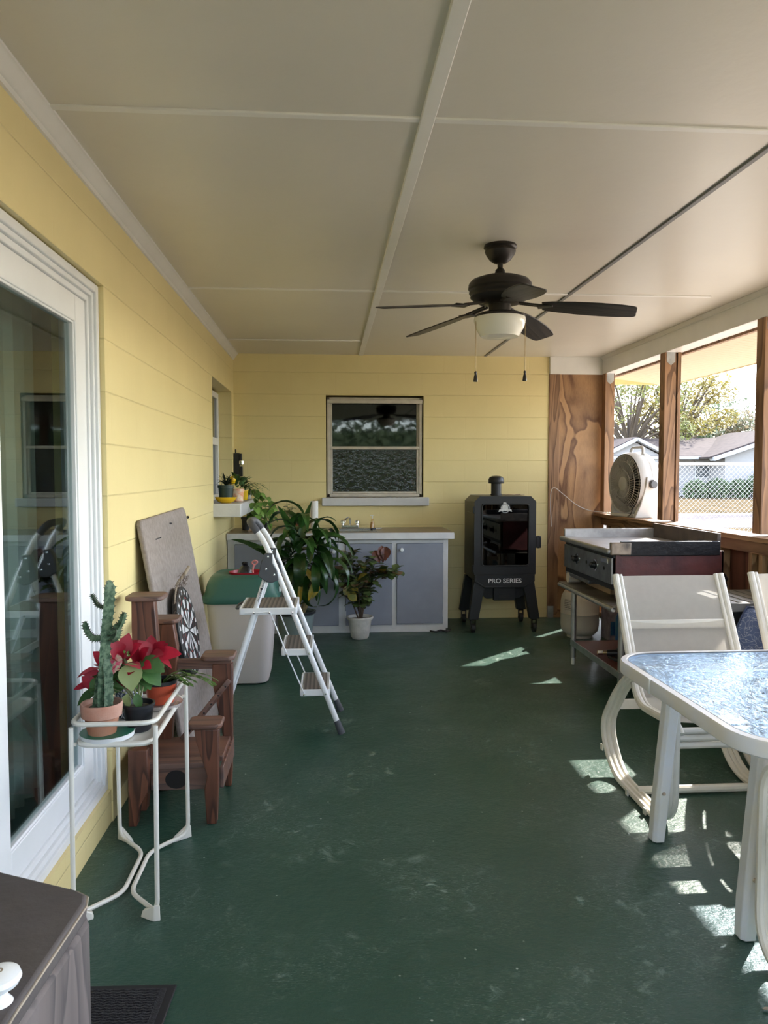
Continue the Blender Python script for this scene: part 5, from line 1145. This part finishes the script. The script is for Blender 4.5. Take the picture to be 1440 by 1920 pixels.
# ------------------------------------------------------------------ foreground: weathered box, knob, door mat
wb = thing('weathered_cabinet', 'weathered grey-brown wooden cabinet at the bottom left corner', 'cabinet', (-.62, .9, 0))
tp = [(-.83, .35), (-.40, .35), (-.384, .70), (-.381, .92), (-.367, 1.15), (-.373, 1.175), (-.392, 1.190), (-.54, 1.258), (-.70, 1.31), (-.83, 1.34)]
MB().prism(tp, (0, 0, .690), (1, 0, 0), (0, 1, 0), .030).build('top_board', m_weathtop, wb, bevel=.006, seg=3)
q = MB().tube([(x + .001, y, .714) for x, y in tp[1:8]], .0022, 6); q.build('worn_edge', m_worn, wb)
MB().prism([(-.815, .37), (-.398, .37), (-.384, .7), (-.380, .92), (-.366, 1.12), (-.364, 1.155), (-.375, 1.178), (-.40, 1.19), (-.54, 1.25), (-.815, 1.33)], (0, 0, .02), (1, 0, 0), (0, 1, 0), .67).build('body', m_weath, wb, bevel=.008)
kn = thing('porcelain_knob', 'white porcelain knob with a screw hole on the weathered cabinet top', 'knob', (-.395, .905, .72))
K = atz(-1, 1872, .725); K = (K.x, K.y, .7195)
MB().lathe(K, [(.016, 0), (.013, .004), (.010, .008), (.0095, .014), (.013, .019), (.023, .024), (.026, .030), (.024, .036), (.015, .040), (.005, .041)], 36).build('knob_body', m_porc, kn)
MB().lathe((K[0], K[1], K[2] + .0395), [(.0055, 0), (.005, .0018), (0, .0012)], 18).build('screw_hole', m_worn, kn)
mt = thing('door_mat', 'black ribbed door mat with a flat border at the bottom left', 'mat', (-.62, 1.75, 0))
mR = Matrix.Translation((-.405, 2.0, 0)) @ Matrix.Rotation(R(-2.5), 4, 'Z')
q = MB().box(-.46, -.022, -.58, -.022, .002, .012); q.v = [mR @ v for v in q.v]; q.build('ribbed_pile', m_mat, mt)
q = MB().box(-.48, 0, -.60, 0, 0, .007); q.v = [mR @ v for v in q.v]; q.build('border', m_matb, mt, bevel=.003)
q = MB()
for i in range(56):
    y = -.57 + i * .0098
    q.tube([(-.455 + j * .012, y + rnd.uniform(-.001, .001), .0125 + (.0025 if j % 2 else 0)) for j in range(36)], .0036, 5)
q.v = [mR @ v for v in q.v]; q.build('ribs', m_mat, mt)

# ------------------------------------------------------------------ patio table
tb = thing('patio_table', 'white patio table with rounded corners and a rippled glass top', 'table', (1.75, 2.38, 0))
tx0, tx1, ty0, ty1, tz = 1.105, 2.42, 1.86, 2.925, .655
def rr2(i, r, n=9):
    out = []
    for qx, qy, a0, cx_, cy_ in ((1, 1, 0, tx1, ty1), (-1, 1, 90, tx0, ty1), (-1, -1, 180, tx0, ty0), (1, -1, 270, tx1, ty0)):
        rad = r - i
        for k in range(n + 1):
            a = R(a0 + 90 * k / n); out.append((cx_ - qx * (i + rad) + rad * math.cos(a), cy_ - qy * (i + rad) + rad * math.sin(a)))
    return out
RC = .17
o_ = rr2(0, RC); rings = []
prof = [(0.004, -.048), (0, -.044), (0, -.006), (.004, 0), (.024, .002), (.028, -.002), (.028, -.010), (.040, -.010), (.040, -.016), (.022, -.020), (.014, -.048)]
q = MB(); n_ = len(o_)
for i, dz in prof: q.v += [Vector((x, y, tz + dz)) for x, y in rr2(i, RC)]
m_ = len(prof)
for a in range(m_):
    b2 = (a + 1) % m_
    for k in range(n_): q.f.append([a * n_ + k, a * n_ + (k + 1) % n_, b2 * n_ + (k + 1) % n_, b2 * n_ + k])
q.build('rim', m_tablew, tb)
MB().prism(rr2(.029, RC), (0, 0, tz - .008), (1, 0, 0), (0, 1, 0), .006).build('glass_top', m_tglass, tb, smooth=0)
MB().tube([(p[0], p[1], tz - .001) for p in rr2(.0285, RC)], .0022, 6, True).build('glass_gasket', m_greybatten, tb)
MB().box(tx0 - .0025, tx0 + .01, 2.52, 2.535, tz - .050, tz + .003).build('rim_joint', m_whitepl, tb, bevel=.002)
for x, y, dx, dy in ((1.235, 2.69, -.02, .0), (1.235, 2.095, -.015, 0), (2.29, 2.69, .02, 0), (2.29, 2.095, .02, 0)):
    sx_ = 1 if x < 1.8 else -1
    def sec(cx_, cy_, z, w=.050, d=.062): return [(cx_ - w / 2, cy_ - d / 2 + .012, z), (cx_ - w / 2 + .012, cy_ - d / 2, z), (cx_ + w / 2 - .004, cy_ - d / 2, z), (cx_ + w / 2, cy_ - d / 2 + .01, z), (cx_ + w / 2, cy_ + d / 2 - .01, z), (cx_ + w / 2 - .01, cy_ + d / 2, z), (cx_ - w / 2 + .012, cy_ + d / 2, z), (cx_ - w / 2, cy_ + d / 2 - .012, z)]
    lg = loft(MB(), [sec(x + dx, y + dy, .004, .046, .056), sec(x + dx * .6, y, .12), sec(x + .035 * sx_, y, tz - .02)]).build('leg', m_tablew, tb, bevel=.003)
    MB().lathe((x + dx * .3 - .002, y - .0325, .19), [(.007, 0), (.006, .003), (0, .004)], 12, Matrix.Rotation(R(90), 4, 'X')).build('screw', m_rust, lg)
MB().box(1.25, 2.28, 2.68, 2.70, tz - .045, tz - .02).box(1.25, 2.28, 2.085, 2.105, tz - .045, tz - .02).build('cross_bar', m_tablew, tb)

# ------------------------------------------------------------------ sling rocking chairs
chair_first = []
def make_chair(lab, loc, rz):
    t = thing('sling_chair', lab, 'chair', (0, 0, 0), 'white sling patio chairs', world=False)
    hoop = [(-.32, .0145), (.20, .0145), (.36, .19), (.145, .44), (-.06, .575), (-.32, .585)]
    for s in (-1, 1):
        q = MB()
        for k in range(3):
            x = s * (.300 - k * .0225); q.tube(fil([(x, y, z) for y, z in hoop], .13, 9, True), .0125, 8, True)
        fo = q.build('side_hoop', m_chairw, t)
        fo['label'] = 'bent triple-tube side frame'
        cl = MB()
        for cy, cz_ in ((.0, .0145), (-.18, .0145), (.30, .10)):
            cl.box(s * .316 - .004 if s > 0 else -.318, s * .316 + .004 if s > 0 else -.312, cy - .012, cy + .012, cz_ - .012, cz_ + .014)
        cl.build('clamp', m_chairw, fo)
        rail_ = fil([(s * .25, .335, .895), (s * .25, .15, .54), (s * .25, .055, .375), (s * .25, -.27, .40), (s * .25, -.31, .37)], .09, 8)
        q = MB()
        for dx, rr_ in ((0, .016), (-s * .022, .010)): q.tube([p + Vector((dx, 0, 0)) for p in rail_], rr_, 10)
        q.build('seat_rail', m_chairw, t)
    P = fil([(0, .33, .89), (0, .15, .54), (0, .055, .380), (0, -.27, .405)], .09, 8)
    q = MB(); n = len(P); W = .228; vs = []
    for i, p in enumerate(P):
        for j in range(7):
            u = j / 6 * 2 - 1; sag = (1 - u * u) * .012
            vs.append(p + Vector((u * W, -sag * .3, -sag)) if i > 8 else p + Vector((u * W, sag * .6, 0)))
    q.add(vs, [(i * 7 + j, i * 7 + j + 1, i * 7 + j + 8, i * 7 + j + 7) for i in range(n - 1) for j in range(6)])
    q.build('sling', m_sling, t)
    MB().box(-.25, .25, .232, .240, .665, .703).build('back_bar', m_chairw, t, bevel=.003)
    q = MB()
    for dz in (0, .028, .056): q.tube([(-.26, -.29, .32 + dz), (.26, -.29, .32 + dz)], .013, 10)
    q.build('front_bars', m_chairw, t)
    MB().tube([(-.27, .0, .022), (.27, .0, .022)], .017, 10).build('base_bar', m_chairw, t)
    MB().bar((-.28, .30, .30), (.28, .30, .30), .008, .045).build('rear_strap', m_chairw, t)
    for s in (-1, 1): MB().tube([(s * .25, -.27, .40), (s * .27, -.30, .40), (s * .27, -.31, .37)], .012, 8).build('bracket', m_chairw, t)
    t.location = loc; t.rotation_euler.z = rz
    return t
def copy_tree(o, parent=None):
    c = o.copy(); col.objects.link(c); c.parent = parent
    for ch in list(o.children): copy_tree(ch, c)
    return c
c1 = make_chair('white sling chair directly behind the glass table, fully in view beside the griddle', (1.575, 3.08, 0), 0)
c2 = copy_tree(c1); c2.location = (2.225, 3.10, 0); c2.rotation_euler.z = R(-3); c2['label'] = 'white sling chair cut off by the right edge, behind the table and before the cushion'
c3 = copy_tree(c1); c3.location = (1.513, 1.69, 0); c3.rotation_euler.z = R(180); c3['label'] = 'nearest sling chair, only its curved tube leg shows beside the table leg'

# ------------------------------------------------------------------ behind the chairs
sb_ = thing('storage_bench', 'black resin storage box with a grey ribbed lid against the right half wall', 'storage box', (2.33, 4.05, 0))
MB().box(2.12, 2.54, 3.84, 4.24, 0, .64).build('body', m_lidb, sb_, bevel=.01)
q = MB().box(2.08, 2.56, 3.80, 4.26, .64, .685)
for i in range(6): q.cbox((2.16 + i * .065, 4.03, .686), (.03, .40, .006))
q.build('lid', m_greylid, sb_, bevel=.006)
fs_ = thing('sling_footstool', 'cream framed footstool carrying the blue floral cushion', 'footstool', (2.32, 3.72, 0))
q = MB().tube(fil([(2.06, 3.58, .43), (2.52, 3.58, .38), (2.52, 3.79, .38), (2.06, 3.79, .43)], .04, 5, True), .016, 10, True); q.build('frame', m_chairw, fs_)
for x, y in ((2.09, 3.60), (2.49, 3.60), (2.09, 3.77), (2.49, 3.77)): MB().tube([(x, y, 0), (x, y, .41 if x < 2.3 else .38)], .013, 8).build('leg', m_chairw, fs_)
q = MB(); q.add([(2.07, 3.59, .43), (2.51, 3.59, .38), (2.51, 3.78, .38), (2.07, 3.78, .43)], [(0, 1, 2, 3)]); q.build('seat_sling', m_sling, fs_, solid=.003, smooth=0)
cu = thing('floral_cushion', 'blue floral cushion propped on the cream footstool between the chairs', 'cushion', (2.33, 3.70, .44))
q = MB(); nx, nz = 14, 10
def cpt(u, v, s):
    e = (1 - abs(u) ** 3.2) * (1 - abs(v) ** 3.2)
    return Vector((2.27 + u * .21 * (1 - .06 * v * v) + (max(0, v) * max(0, -u)) * .07, 3.69 + s * .055 * e ** .5 + v * .04, .545 + v * .12 - u * .015))
vs = [cpt(-1 + 2 * i / nx, -1 + 2 * j / nz, s) for s in (-1, 1) for j in range(nz + 1) for i in range(nx + 1)]; st__ = (nx + 1) * (nz + 1)
q.add(vs, [(s * st__ + j * (nx + 1) + i, s * st__ + j * (nx + 1) + i + 1, s * st__ + (j + 1) * (nx + 1) + i + 1, s * st__ + (j + 1) * (nx + 1) + i) for s in (0, 1) for j in range(nz) for i in range(nx)])
q.build('cushion_body', m_fabric, cu, smooth=70)
MB().tube([cpt(u, v, 0) for u, v in [(-1 + .2 * k, -1) for k in range(11)] + [(1, -1 + .2 * k) for k in range(1, 11)] + [(1 - .2 * k, 1) for k in range(1, 11)] + [(-1, 1 - .2 * k) for k in range(1, 10)]], .006, 6, True).build('piping', M('dark_blue_piping', (.03, .05, .12), .7), cu)

# ------------------------------------------------------------------ dracaena and fig
t = thing('potted_dracaena', 'large dracaena with drooping strap leaves in a grey-green pot behind the ladder', 'potted plant', (-.25, 5.88, 0))
pot(MB(), (-.25, 5.88, 0), .150, .115, .30, .006, .02, 40).build('pot', m_potgrey, t); MB().lathe((-.25, 5.88, .285), [(.150, -.002), (.156, 0), (.156, .014), (.148, .015), (.145, -.01)], 40).build('black_rim', m_blackpot, t)
soil((-.25, 5.88, 0), .14, .30).build('soil', m_soil, t)
canes = [[(-.25, 5.88, .26), (-.22, 5.87, .45), (-.19, 5.86, .62), (-.20, 5.85, .72)], [(-.21, 5.90, .26), (-.15, 5.88, .42), (-.12, 5.86, .60), (-.08, 5.85, .70)]]
for c_ in canes: MB().tube(cat(c_, 6), .024, 10).build('cane', m_cane, t)
l = MB()
tops = [(Vector((-.20, 5.85, .80)), 1.), (Vector((-.08, 5.86, .72)), .85), (Vector((-.26, 5.84, .70)), .8)]
for tp_, sc in tops:
    for i in range(22):
        a = i * 2.4 + rnd.uniform(-.3, .3); e = 1.25 - i * .07 + rnd.uniform(-.1, .1)
        dv = Vector((math.cos(a) * math.cos(e), math.sin(a) * math.cos(e) * .9, math.sin(e)))
        l.leaf(tp_ + Vector((0, 0, .12 - i * .012)) + dv * .02, dv, (0, 0, 1) if abs(dv.z) < .93 else (math.cos(a), math.sin(a), .2), rnd.uniform(.34, .50) * sc, rnd.uniform(.07, .10) * sc, rnd.uniform(1.1, 2.1), .16, 10, 1.25, .42, wav=.04)
for (px0, py0, px1, py1, W) in ((560, 1040, 535, 955, .07), (560, 1045, 572, 950, .06), (535, 1055, 500, 1085, .08), (520, 1060, 450, 1003, .06), (590, 1010, 635, 1000, .05), (560, 1060, 545, 1150, .075), (545, 1050, 495, 1020, .07), (600, 1020, 625, 1080, .08), (590, 1040, 612, 1105, .08), (530, 1060, 545, 1180, .07), (505, 1070, 488, 1072, .06)):
    a = at(px0, py0, 5.85); b_ = at(px1, py1, 5.70); d_ = b_ - a; l.leaf(a, d_ + Vector((0, 0, d_.length * .25)), (0, -.6, .8), d_.length * 1.1, W, .7, .15, 10, 1.25, .42, wav=.04)
l.build('foliage', m_drac, t)
l = MB()
for (px0, py0, px1, py1, W) in ((572, 1065, 600, 1105, .045), (590, 1090, 578, 1125, .04), (600, 1100, 584, 1122, .03), (565, 1085, 560, 1140, .035)):
    a = at(px0, py0, 5.72); b_ = at(px1, py1, 5.68); l.leaf(a, b_ - a, (0, -1, .3), (b_ - a).length * 1.05, W, .3, .2, 7)
l.build('yellowed_leaves', m_dracy, t)
FZ = (.262, 6.23, 0)
t = thing('potted_fig', 'leafy fig plant with yellow and brown leaves in a mottled white pot', 'potted plant', FZ)
MB().lathe(FZ, [(.062, 0), (.066, .004), (.068, .014), (.074, .016), (.096, .155), (.097, .16), (.108, .163), (.112, .178), (.108, .184), (.100, .182), (.096, .16), (0, .155)], 40).build('pot', m_whitepot, t)
soil(FZ, .096, .18).build('soil', m_soil, t)
l = MB(); ly = MB(); lb = MB(); s = MB()
br = [((.25, 6.23, .16), (.16, 6.20, .40), (.08, 6.18, .54)), ((.26, 6.23, .16), (.24, 6.22, .45), (.18, 6.22, .70)), ((.265, 6.24, .16), (.29, 6.22, .42), (.30, 6.20, .62)), ((.27, 6.23, .16), (.33, 6.2, .40), (.44, 6.18, .55)), ((.27, 6.23, .16), (.34, 6.22, .48), (.40, 6.2, .68)), ((.26, 6.22, .16), (.25, 6.12, .36), (.24, 6.08, .50)), ((.28, 6.25, .16), (.31, 6.28, .36), (.33, 6.3, .5)), ((.27, 6.24, .16), (.20, 6.26, .42), (.14, 6.28, .62)), ((.44, 6.18, .50), (.50, 6.17, .53), (.545, 6.16, .56))]
for b_ in br:
    q = cat(b_, 7); s.tube(q, [.006 - .003 * i / len(q) for i in range(len(q))], 6); m_i = len(q)
    for i in range(4, m_i):
        for j in range(5 if i > m_i - 4 else 3):
            a = rnd.uniform(0, 6.28); e = rnd.uniform(-.2, .9); L = rnd.uniform(.075, .115)
            dv = (math.cos(a) * math.cos(e), math.sin(a) * math.cos(e), math.sin(e))
            tgt = l if rnd.random() > .06 else ly
            tgt.leaf(q[i], dv, (0, 0, 1) if abs(dv[2]) < .9 else (1, 0, 0), L, L * rnd.uniform(.6, .8), .35, .1, 6, 1.0 / .75, .62, wav=.03)
for (px0, py0, px1, py1) in ((650, 1110, 668, 1125), (660, 1095, 640, 1122), (655, 1115, 672, 1100)):
    a = at(px0, py0, 6.15); b_ = at(px1, py1, 6.10); ly.leaf(a, b_ - a, (0, -1, .3), .11, .07, .2, .1, 6, 1.3, .6)
for (px0, py0, px1, py1, L) in ((718, 1055, 716, 1020, .14), (712, 1055, 702, 1030, .11), (722, 1052, 724, 1025, .12)):
    a = at(px0, py0, 6.18); b_ = at(px1, py1, 6.16); lb.leaf(a, b_ - a, (0, -1, .2), L, .085, .4, .25, 6, 1.3, .62)
l.build('foliage', m_rubl, t); ly.build('yellow_leaves', m_ruby, t); lb.build('withered_leaves', m_rubbr, t); s.build('stem', m_brownstem, t)
solo(MB().box(-.33, -.27, 5.66, 5.69, 0, .05), 'floor_block', m_potgrey, 'small grey block on the floor against the grey-green pot', 'block')
solo(MB().tube(cat([(.87, 6.42, .012), (.92, 6.40, .008), (.96, 6.43, .014), (1.02, 6.41, .008), (1.05, 6.43, .02)], 6), .007, 6), 'cabinet_cord', m_rubber, 'short black cord on the floor under the right end of the cabinet', 'cord')
solo(MB().leaf((1.10, 1.80, .004), (.8, -.5, .02), (0, 0, 1), .035, .014, -.3, .2, 5), 'fallen_leaf', m_worn, 'small dry leaf on the green floor near the table', 'leaf', smooth=50)

# ------------------------------------------------------------------ outdoors
GZ = -.12
struct(MB().box(-40, 90, -60, 19.5, GZ - .3, GZ), 'floor_lawn', m_lawn, smooth=0)
struct(MB().box(-40, 90, 19.5, 26.5, GZ - .3, GZ + .01), 'floor_driveway', m_road, smooth=0)
struct(MB().box(-40, 90, 26.5, 160, GZ - .3, GZ), 'floor_far_lawn', m_lawn, smooth=0)
struct(MB().box(2.72, 9.5, -8, 10.6, GZ - .2, GZ + .02), 'floor_added_bounce', M('added_bounce_concrete', (.50, .43, .35), .8, var=.06, vs=2, spec=0), smooth=0)  # pale slab added out of sight below the sill, bounces sunlight onto the ceiling
fn = thing('chain_link_fence', 'galvanised chain-link fence across the yard outside the screened openings', 'fence', (6, 11, GZ))
FY_, fx0, fx1, fzt = 11., 2.9, 10.5, 1.49
m_fence = M('bright_galvanised_wire', (.55, .55, .55), .5, .3)
MB().cyl((fx0, FY_, fzt), (fx1, FY_, fzt), .021, 10).build('top_rail', m_fence, fn)
for x in (3.2, 7.4, 10.2): MB().cyl((x, FY_ + .03, GZ), (x, FY_ + .03, fzt + .03), .03, 12).build('post', m_fence, fn)
q = MB(); hh = fzt - GZ; st2 = .072; n = int((fx1 - fx0 + hh) / st2)
for i in range(n):
    xs = fx0 - hh + i * st2
    for sg in (1, -1):
        a0 = max(0, fx0 - xs); a1 = min(hh, fx1 - xs)
        if a1 - a0 < .05: continue
        p = (xs + a0, FY_ - .004, (GZ + a0) if sg > 0 else (fzt - a0)); r2 = (xs + a1, FY_ + .004, (GZ + a1) if sg > 0 else (fzt - a1))
        q.tube([p, r2], .0021, 4, cap=False)
q.build('wire_mesh', m_fence, fn, smooth=0)
hs = thing('neighbour_house', 'long pale single-storey house with brown shingle roof beyond the lawn', 'house', (23, 48, GZ))
q = MB().box(16.8, 34, 45.3, 56, GZ, 2.35); q.build('wall', m_housewall, hs, smooth=0)
q = MB(); q.add([(15.8, 44.4, 2.28), (35, 44.4, 2.28), (35, 50.5, 3.75), (18.8, 50.5, 3.55), (15.8, 57, 2.28), (35, 57, 2.28)], [(0, 1, 2, 3), (3, 2, 5, 4), (0, 3, 4)]); q.build('roof', m_roof, hs, solid=.12, smooth=0)
MB().box(16.4, 24.2, 44.3, 44.38, 2.14, 2.32).build('fascia', m_houset, hs)
q = MB().prism([(16.5, GZ), (20.0, GZ), (20.0, 2.3), (18.3, 3.15), (16.5, 2.3)], (0, 45.0, 0), (1, 0, 0), (0, 0, 1), .6); q.build('left_gable_wall', m_housewall, hs, smooth=0)
q = MB().bar((15.9, 44.2, 2.15), (18.3, 44.2, 3.32), .5, .18, (0, 0, 1)).bar((18.3, 44.2, 3.32), (20.7, 44.2, 2.15), .5, .18, (0, 0, 1)); q.build('left_gable_trim', m_houset, hs)
q = MB(); q.add([(15.7, 44.2, 2.2), (18.3, 44.2, 3.42), (18.3, 50, 3.42), (15.7, 50, 2.2), (20.9, 44.2, 2.2), (20.9, 50, 2.2)], [(0, 1, 2, 3), (1, 4, 5, 2)]); q.build('left_gable_roof', m_roof, hs, solid=.08, smooth=0)
q = MB().prism([(23.4, GZ), (31.8, GZ), (31.8, 2.3), (27.6, 3.7), (23.4, 2.3)], (0, 43.5, 0), (1, 0, 0), (0, 0, 1), -1.9); q.build('right_gable_wall', m_housewall, hs, smooth=0)
q = MB().bar((22.4, 43.1, 2.12), (27.6, 43.1, 3.85), .6, .2, (0, 0, 1)).bar((27.6, 43.1, 3.85), (32.8, 43.1, 2.12), .6, .2, (0, 0, 1)); q.build('right_gable_trim', m_houset, hs)
q = MB(); q.add([(22.2, 43.0, 2.2), (27.6, 43.0, 4.0), (27.6, 51, 4.0), (22.2, 51, 2.2), (33, 43.0, 2.2), (33, 51, 2.2)], [(0, 1, 2, 3), (1, 4, 5, 2)]); q.build('right_gable_roof', m_roof, hs, solid=.1, smooth=0)
for x, y, w_, z0_, z1_ in ((22.5, 45.27, .8, 1.05, 2.0), (25.6, 43.47, 1.4, 1.0, 1.9), (18.3, 44.97, .8, 1.1, 1.9)):
    wn = MB().box(x - .06, x + w_ + .06, y - .05, y, z0_ - .06, z1_ + .06).build('window', m_houset, hs); MB().box(x, x + w_, y - .07, y - .05, z0_, z1_).build('pane', m_housewin, wn)
def clump(mb, c, r, n, sz, flat=1.):
    c = Vector(c)
    for i in range(n):
        v = Vector((rnd.gauss(0, 1), rnd.gauss(0, 1), rnd.gauss(0, 1))).normalized() * r * rnd.uniform(.45, 1) ** .5; v.z *= flat
        a = Vector((rnd.uniform(-1, 1), rnd.uniform(-1, 1), rnd.uniform(-1, 1))).normalized(); b_ = a.orthogonal().normalized(); s = sz * rnd.uniform(.6, 1.3)
        p = c + v; mb.add([p - a * s, p + b_ * s * .5, p + a * s, p - b_ * s * .5], [(0, 1, 2, 3)])
hg = MB()
for i in range(52): clump(hg, (-9 + (i % 26) * .8, -9 + rnd.uniform(-.5, .5), (.4 if i < 26 else 2.0) + rnd.uniform(0, .6)), 1.1, 240, .13)
hg.box(-9.5, 12, -9.5, -9, GZ, 2.6)
struct(hg, 'wall_added_hedge', m_leaf4, smooth=0)  # unseen hedge added behind the camera to darken the back window's reflection
def tree(name, lab, x, y, h, cr, m, seed, n=26, per=230, sz=.16, lean_=0., lo=.35, group='trees behind the neighbour house'):
    global rnd
    sv = rnd; rnd = random.Random(seed)
    t = thing(name, lab, 'tree', (x, y, GZ), group); tr = MB(); lf = MB()
    top = Vector((x + lean_, y, GZ + h * lo)); tr.tube(cat([(x, y, GZ), (x + lean_ * .5, y, GZ + h * lo * .5), top], 5), [h * .03 - h * .001 * i for i in range(11)], 8)
    for i in range(n):
        a = i * 2.4 + rnd.uniform(-.4, .4); q_ = (i + .5) / n; rad = cr * math.sqrt(rnd.uniform(.15, 1)); zz = GZ + h * (lo + (1 - lo) * rnd.uniform(.1, .95) * (1 - .35 * (rad / cr) ** 2))
        e = Vector((x + lean_ + math.cos(a) * rad, y + math.sin(a) * rad, zz)); mid = (top + e) / 2 + Vector((0, 0, rnd.uniform(-.3, .5)))
        tr.tube(cat([top - Vector((0, 0, rnd.uniform(0, h * .12))), mid, e], 4), [h * .011 * (1 - k / 10) + .01 for k in range(9)], 5)
        clump(lf, e, cr * rnd.uniform(.22, .34), per, sz, .7)
    tr.build('trunk', m_bark, t); lf.build('foliage', m, t, smooth=0); rnd = sv
    return t
tree('oak_tree', 'loose yellow-green oak at the left of the far opening', 20.0, 52, 10.5, 4.2, m_leaf1, 3, 30, 160, .13, 1.0)
tree('shade_tree', 'bright yellow-leaved tree seen just right of the second post', 26.3, 55, 10.5, 4.0, m_leaf2, 5, 30, 230, .15, -.5)
tree('evergreen_oak', 'grey-green oak rising above the far house roof at right', 34.5, 66, 9.0, 5.0, m_leaf3, 8, 24, 220, .16, lo=.45)
tree('russet_tree', 'russet and olive tree low behind the house roof near the third post', 37.0, 62, 7.0, 4.0, m_leaf5, 9, 24, 260, .17, lo=.3)
tree('dark_tree', 'dark green tree low behind the brown roof right of the second post', 27.8, 58, 5.5, 2.6, m_leaf4, 10, 20, 260, .15, lo=.3)
tree('side_oak', 'grey-green tree whose branches hang in at the top right of the view', 25.0, 33, 13.5, 4.2, m_leaf3, 21, 26, 170, .10, lo=.5)
tree('green_oak', 'leafy tree behind the house between the first and second post', 17.6, 60, 7.5, 3.6, m_leaf4, 25, 24, 240, .16, lo=.3)
for i, (x, y, r_, z_, lab) in enumerate(((21.2, 42.6, .7, .45, 'low grey-green bush at the left of the bushes by the house'), (22.4, 42.4, .75, .5, 'rounded bush under the house window'), (23.6, 42.2, .7, .5, 'bush between the window bush and the tall bushes'), (24.8, 41.8, .95, .75, 'taller bush by the gable wall of the house'), (26.1, 41.6, 1.1, .85, 'largest dark bush before the house gable'), (27.5, 41.6, 1.0, .8, 'bush at the far right before the house'))):
    t = thing('garden_bush', lab, 'bush', (x, y, GZ), 'bushes along the neighbour house'); lf = MB(); clump(lf, (x, y, GZ + z_), r_, 1400, .11, .85); lf.build('foliage', m_leaf4, t, smooth=0)
    MB().tube([(x, y, GZ), (x, y, GZ + z_)], .05, 6).build('stem', m_bark, t)
# ------------------------------------------------------------------ camera, sun, sky
F_PX = 1430.; th = math.atan(75 / F_PX); ps = math.atan(106 / F_PX * math.cos(th))
cd = bpy.data.cameras.new('camera'); cam = bpy.data.objects.new('camera', cd); col.objects.link(cam)
cam.location = (0, 0, 1.37)
fw = Vector((math.sin(ps) * math.cos(th), math.cos(ps) * math.cos(th), -math.sin(th)))
rt = Vector((math.cos(ps), -math.sin(ps), 0)); up = rt.cross(fw)
cam.rotation_euler = Matrix((rt, up, -fw)).transposed().to_euler()
cd.sensor_fit = 'VERTICAL'; cd.sensor_height = 36.; cd.lens = 36. * F_PX / 1920; cd.clip_start = .05; cd.clip_end = 500
scn.camera = cam
sd = Vector((.72, .69, .714)).normalized()
sl = bpy.data.lights.new('sun', 'SUN'); sl.energy = 4.2; sl.angle = R(.53); sl.color = (1, .93, .83)
so_ = bpy.data.objects.new('sun', sl); col.objects.link(so_); so_.rotation_euler = sd.to_track_quat('Z', 'Y').to_euler()
w = bpy.data.worlds.new('world'); scn.world = w; w.use_nodes = True; n = w.node_tree
bgn = n.nodes['Background']; sky = N(n, 'ShaderNodeTexSky'); sky.sky_type = 'NISHITA'; sky.sun_disc = False
sky.sun_elevation = math.asin(sd.z); sky.sun_rotation = math.atan2(sd.x, sd.y); sky.air_density = 1.0; sky.dust_density = .8; sky.ozone_density = 1.0
hs_ = N(n, 'ShaderNodeHueSaturation'); hs_.inputs['Saturation'].default_value = .6; n.links.new(sky.outputs[0], hs_.inputs['Color']); n.links.new(hs_.outputs[0], bgn.inputs[0]); bgn.inputs[1].default_value = .42
scn.view_settings.view_transform = 'Standard'; scn.view_settings.look = 'None'; scn.view_settings.gamma = 1; scn.view_settings.use_curve_mapping = False
scn.view_settings.exposure = 2.0
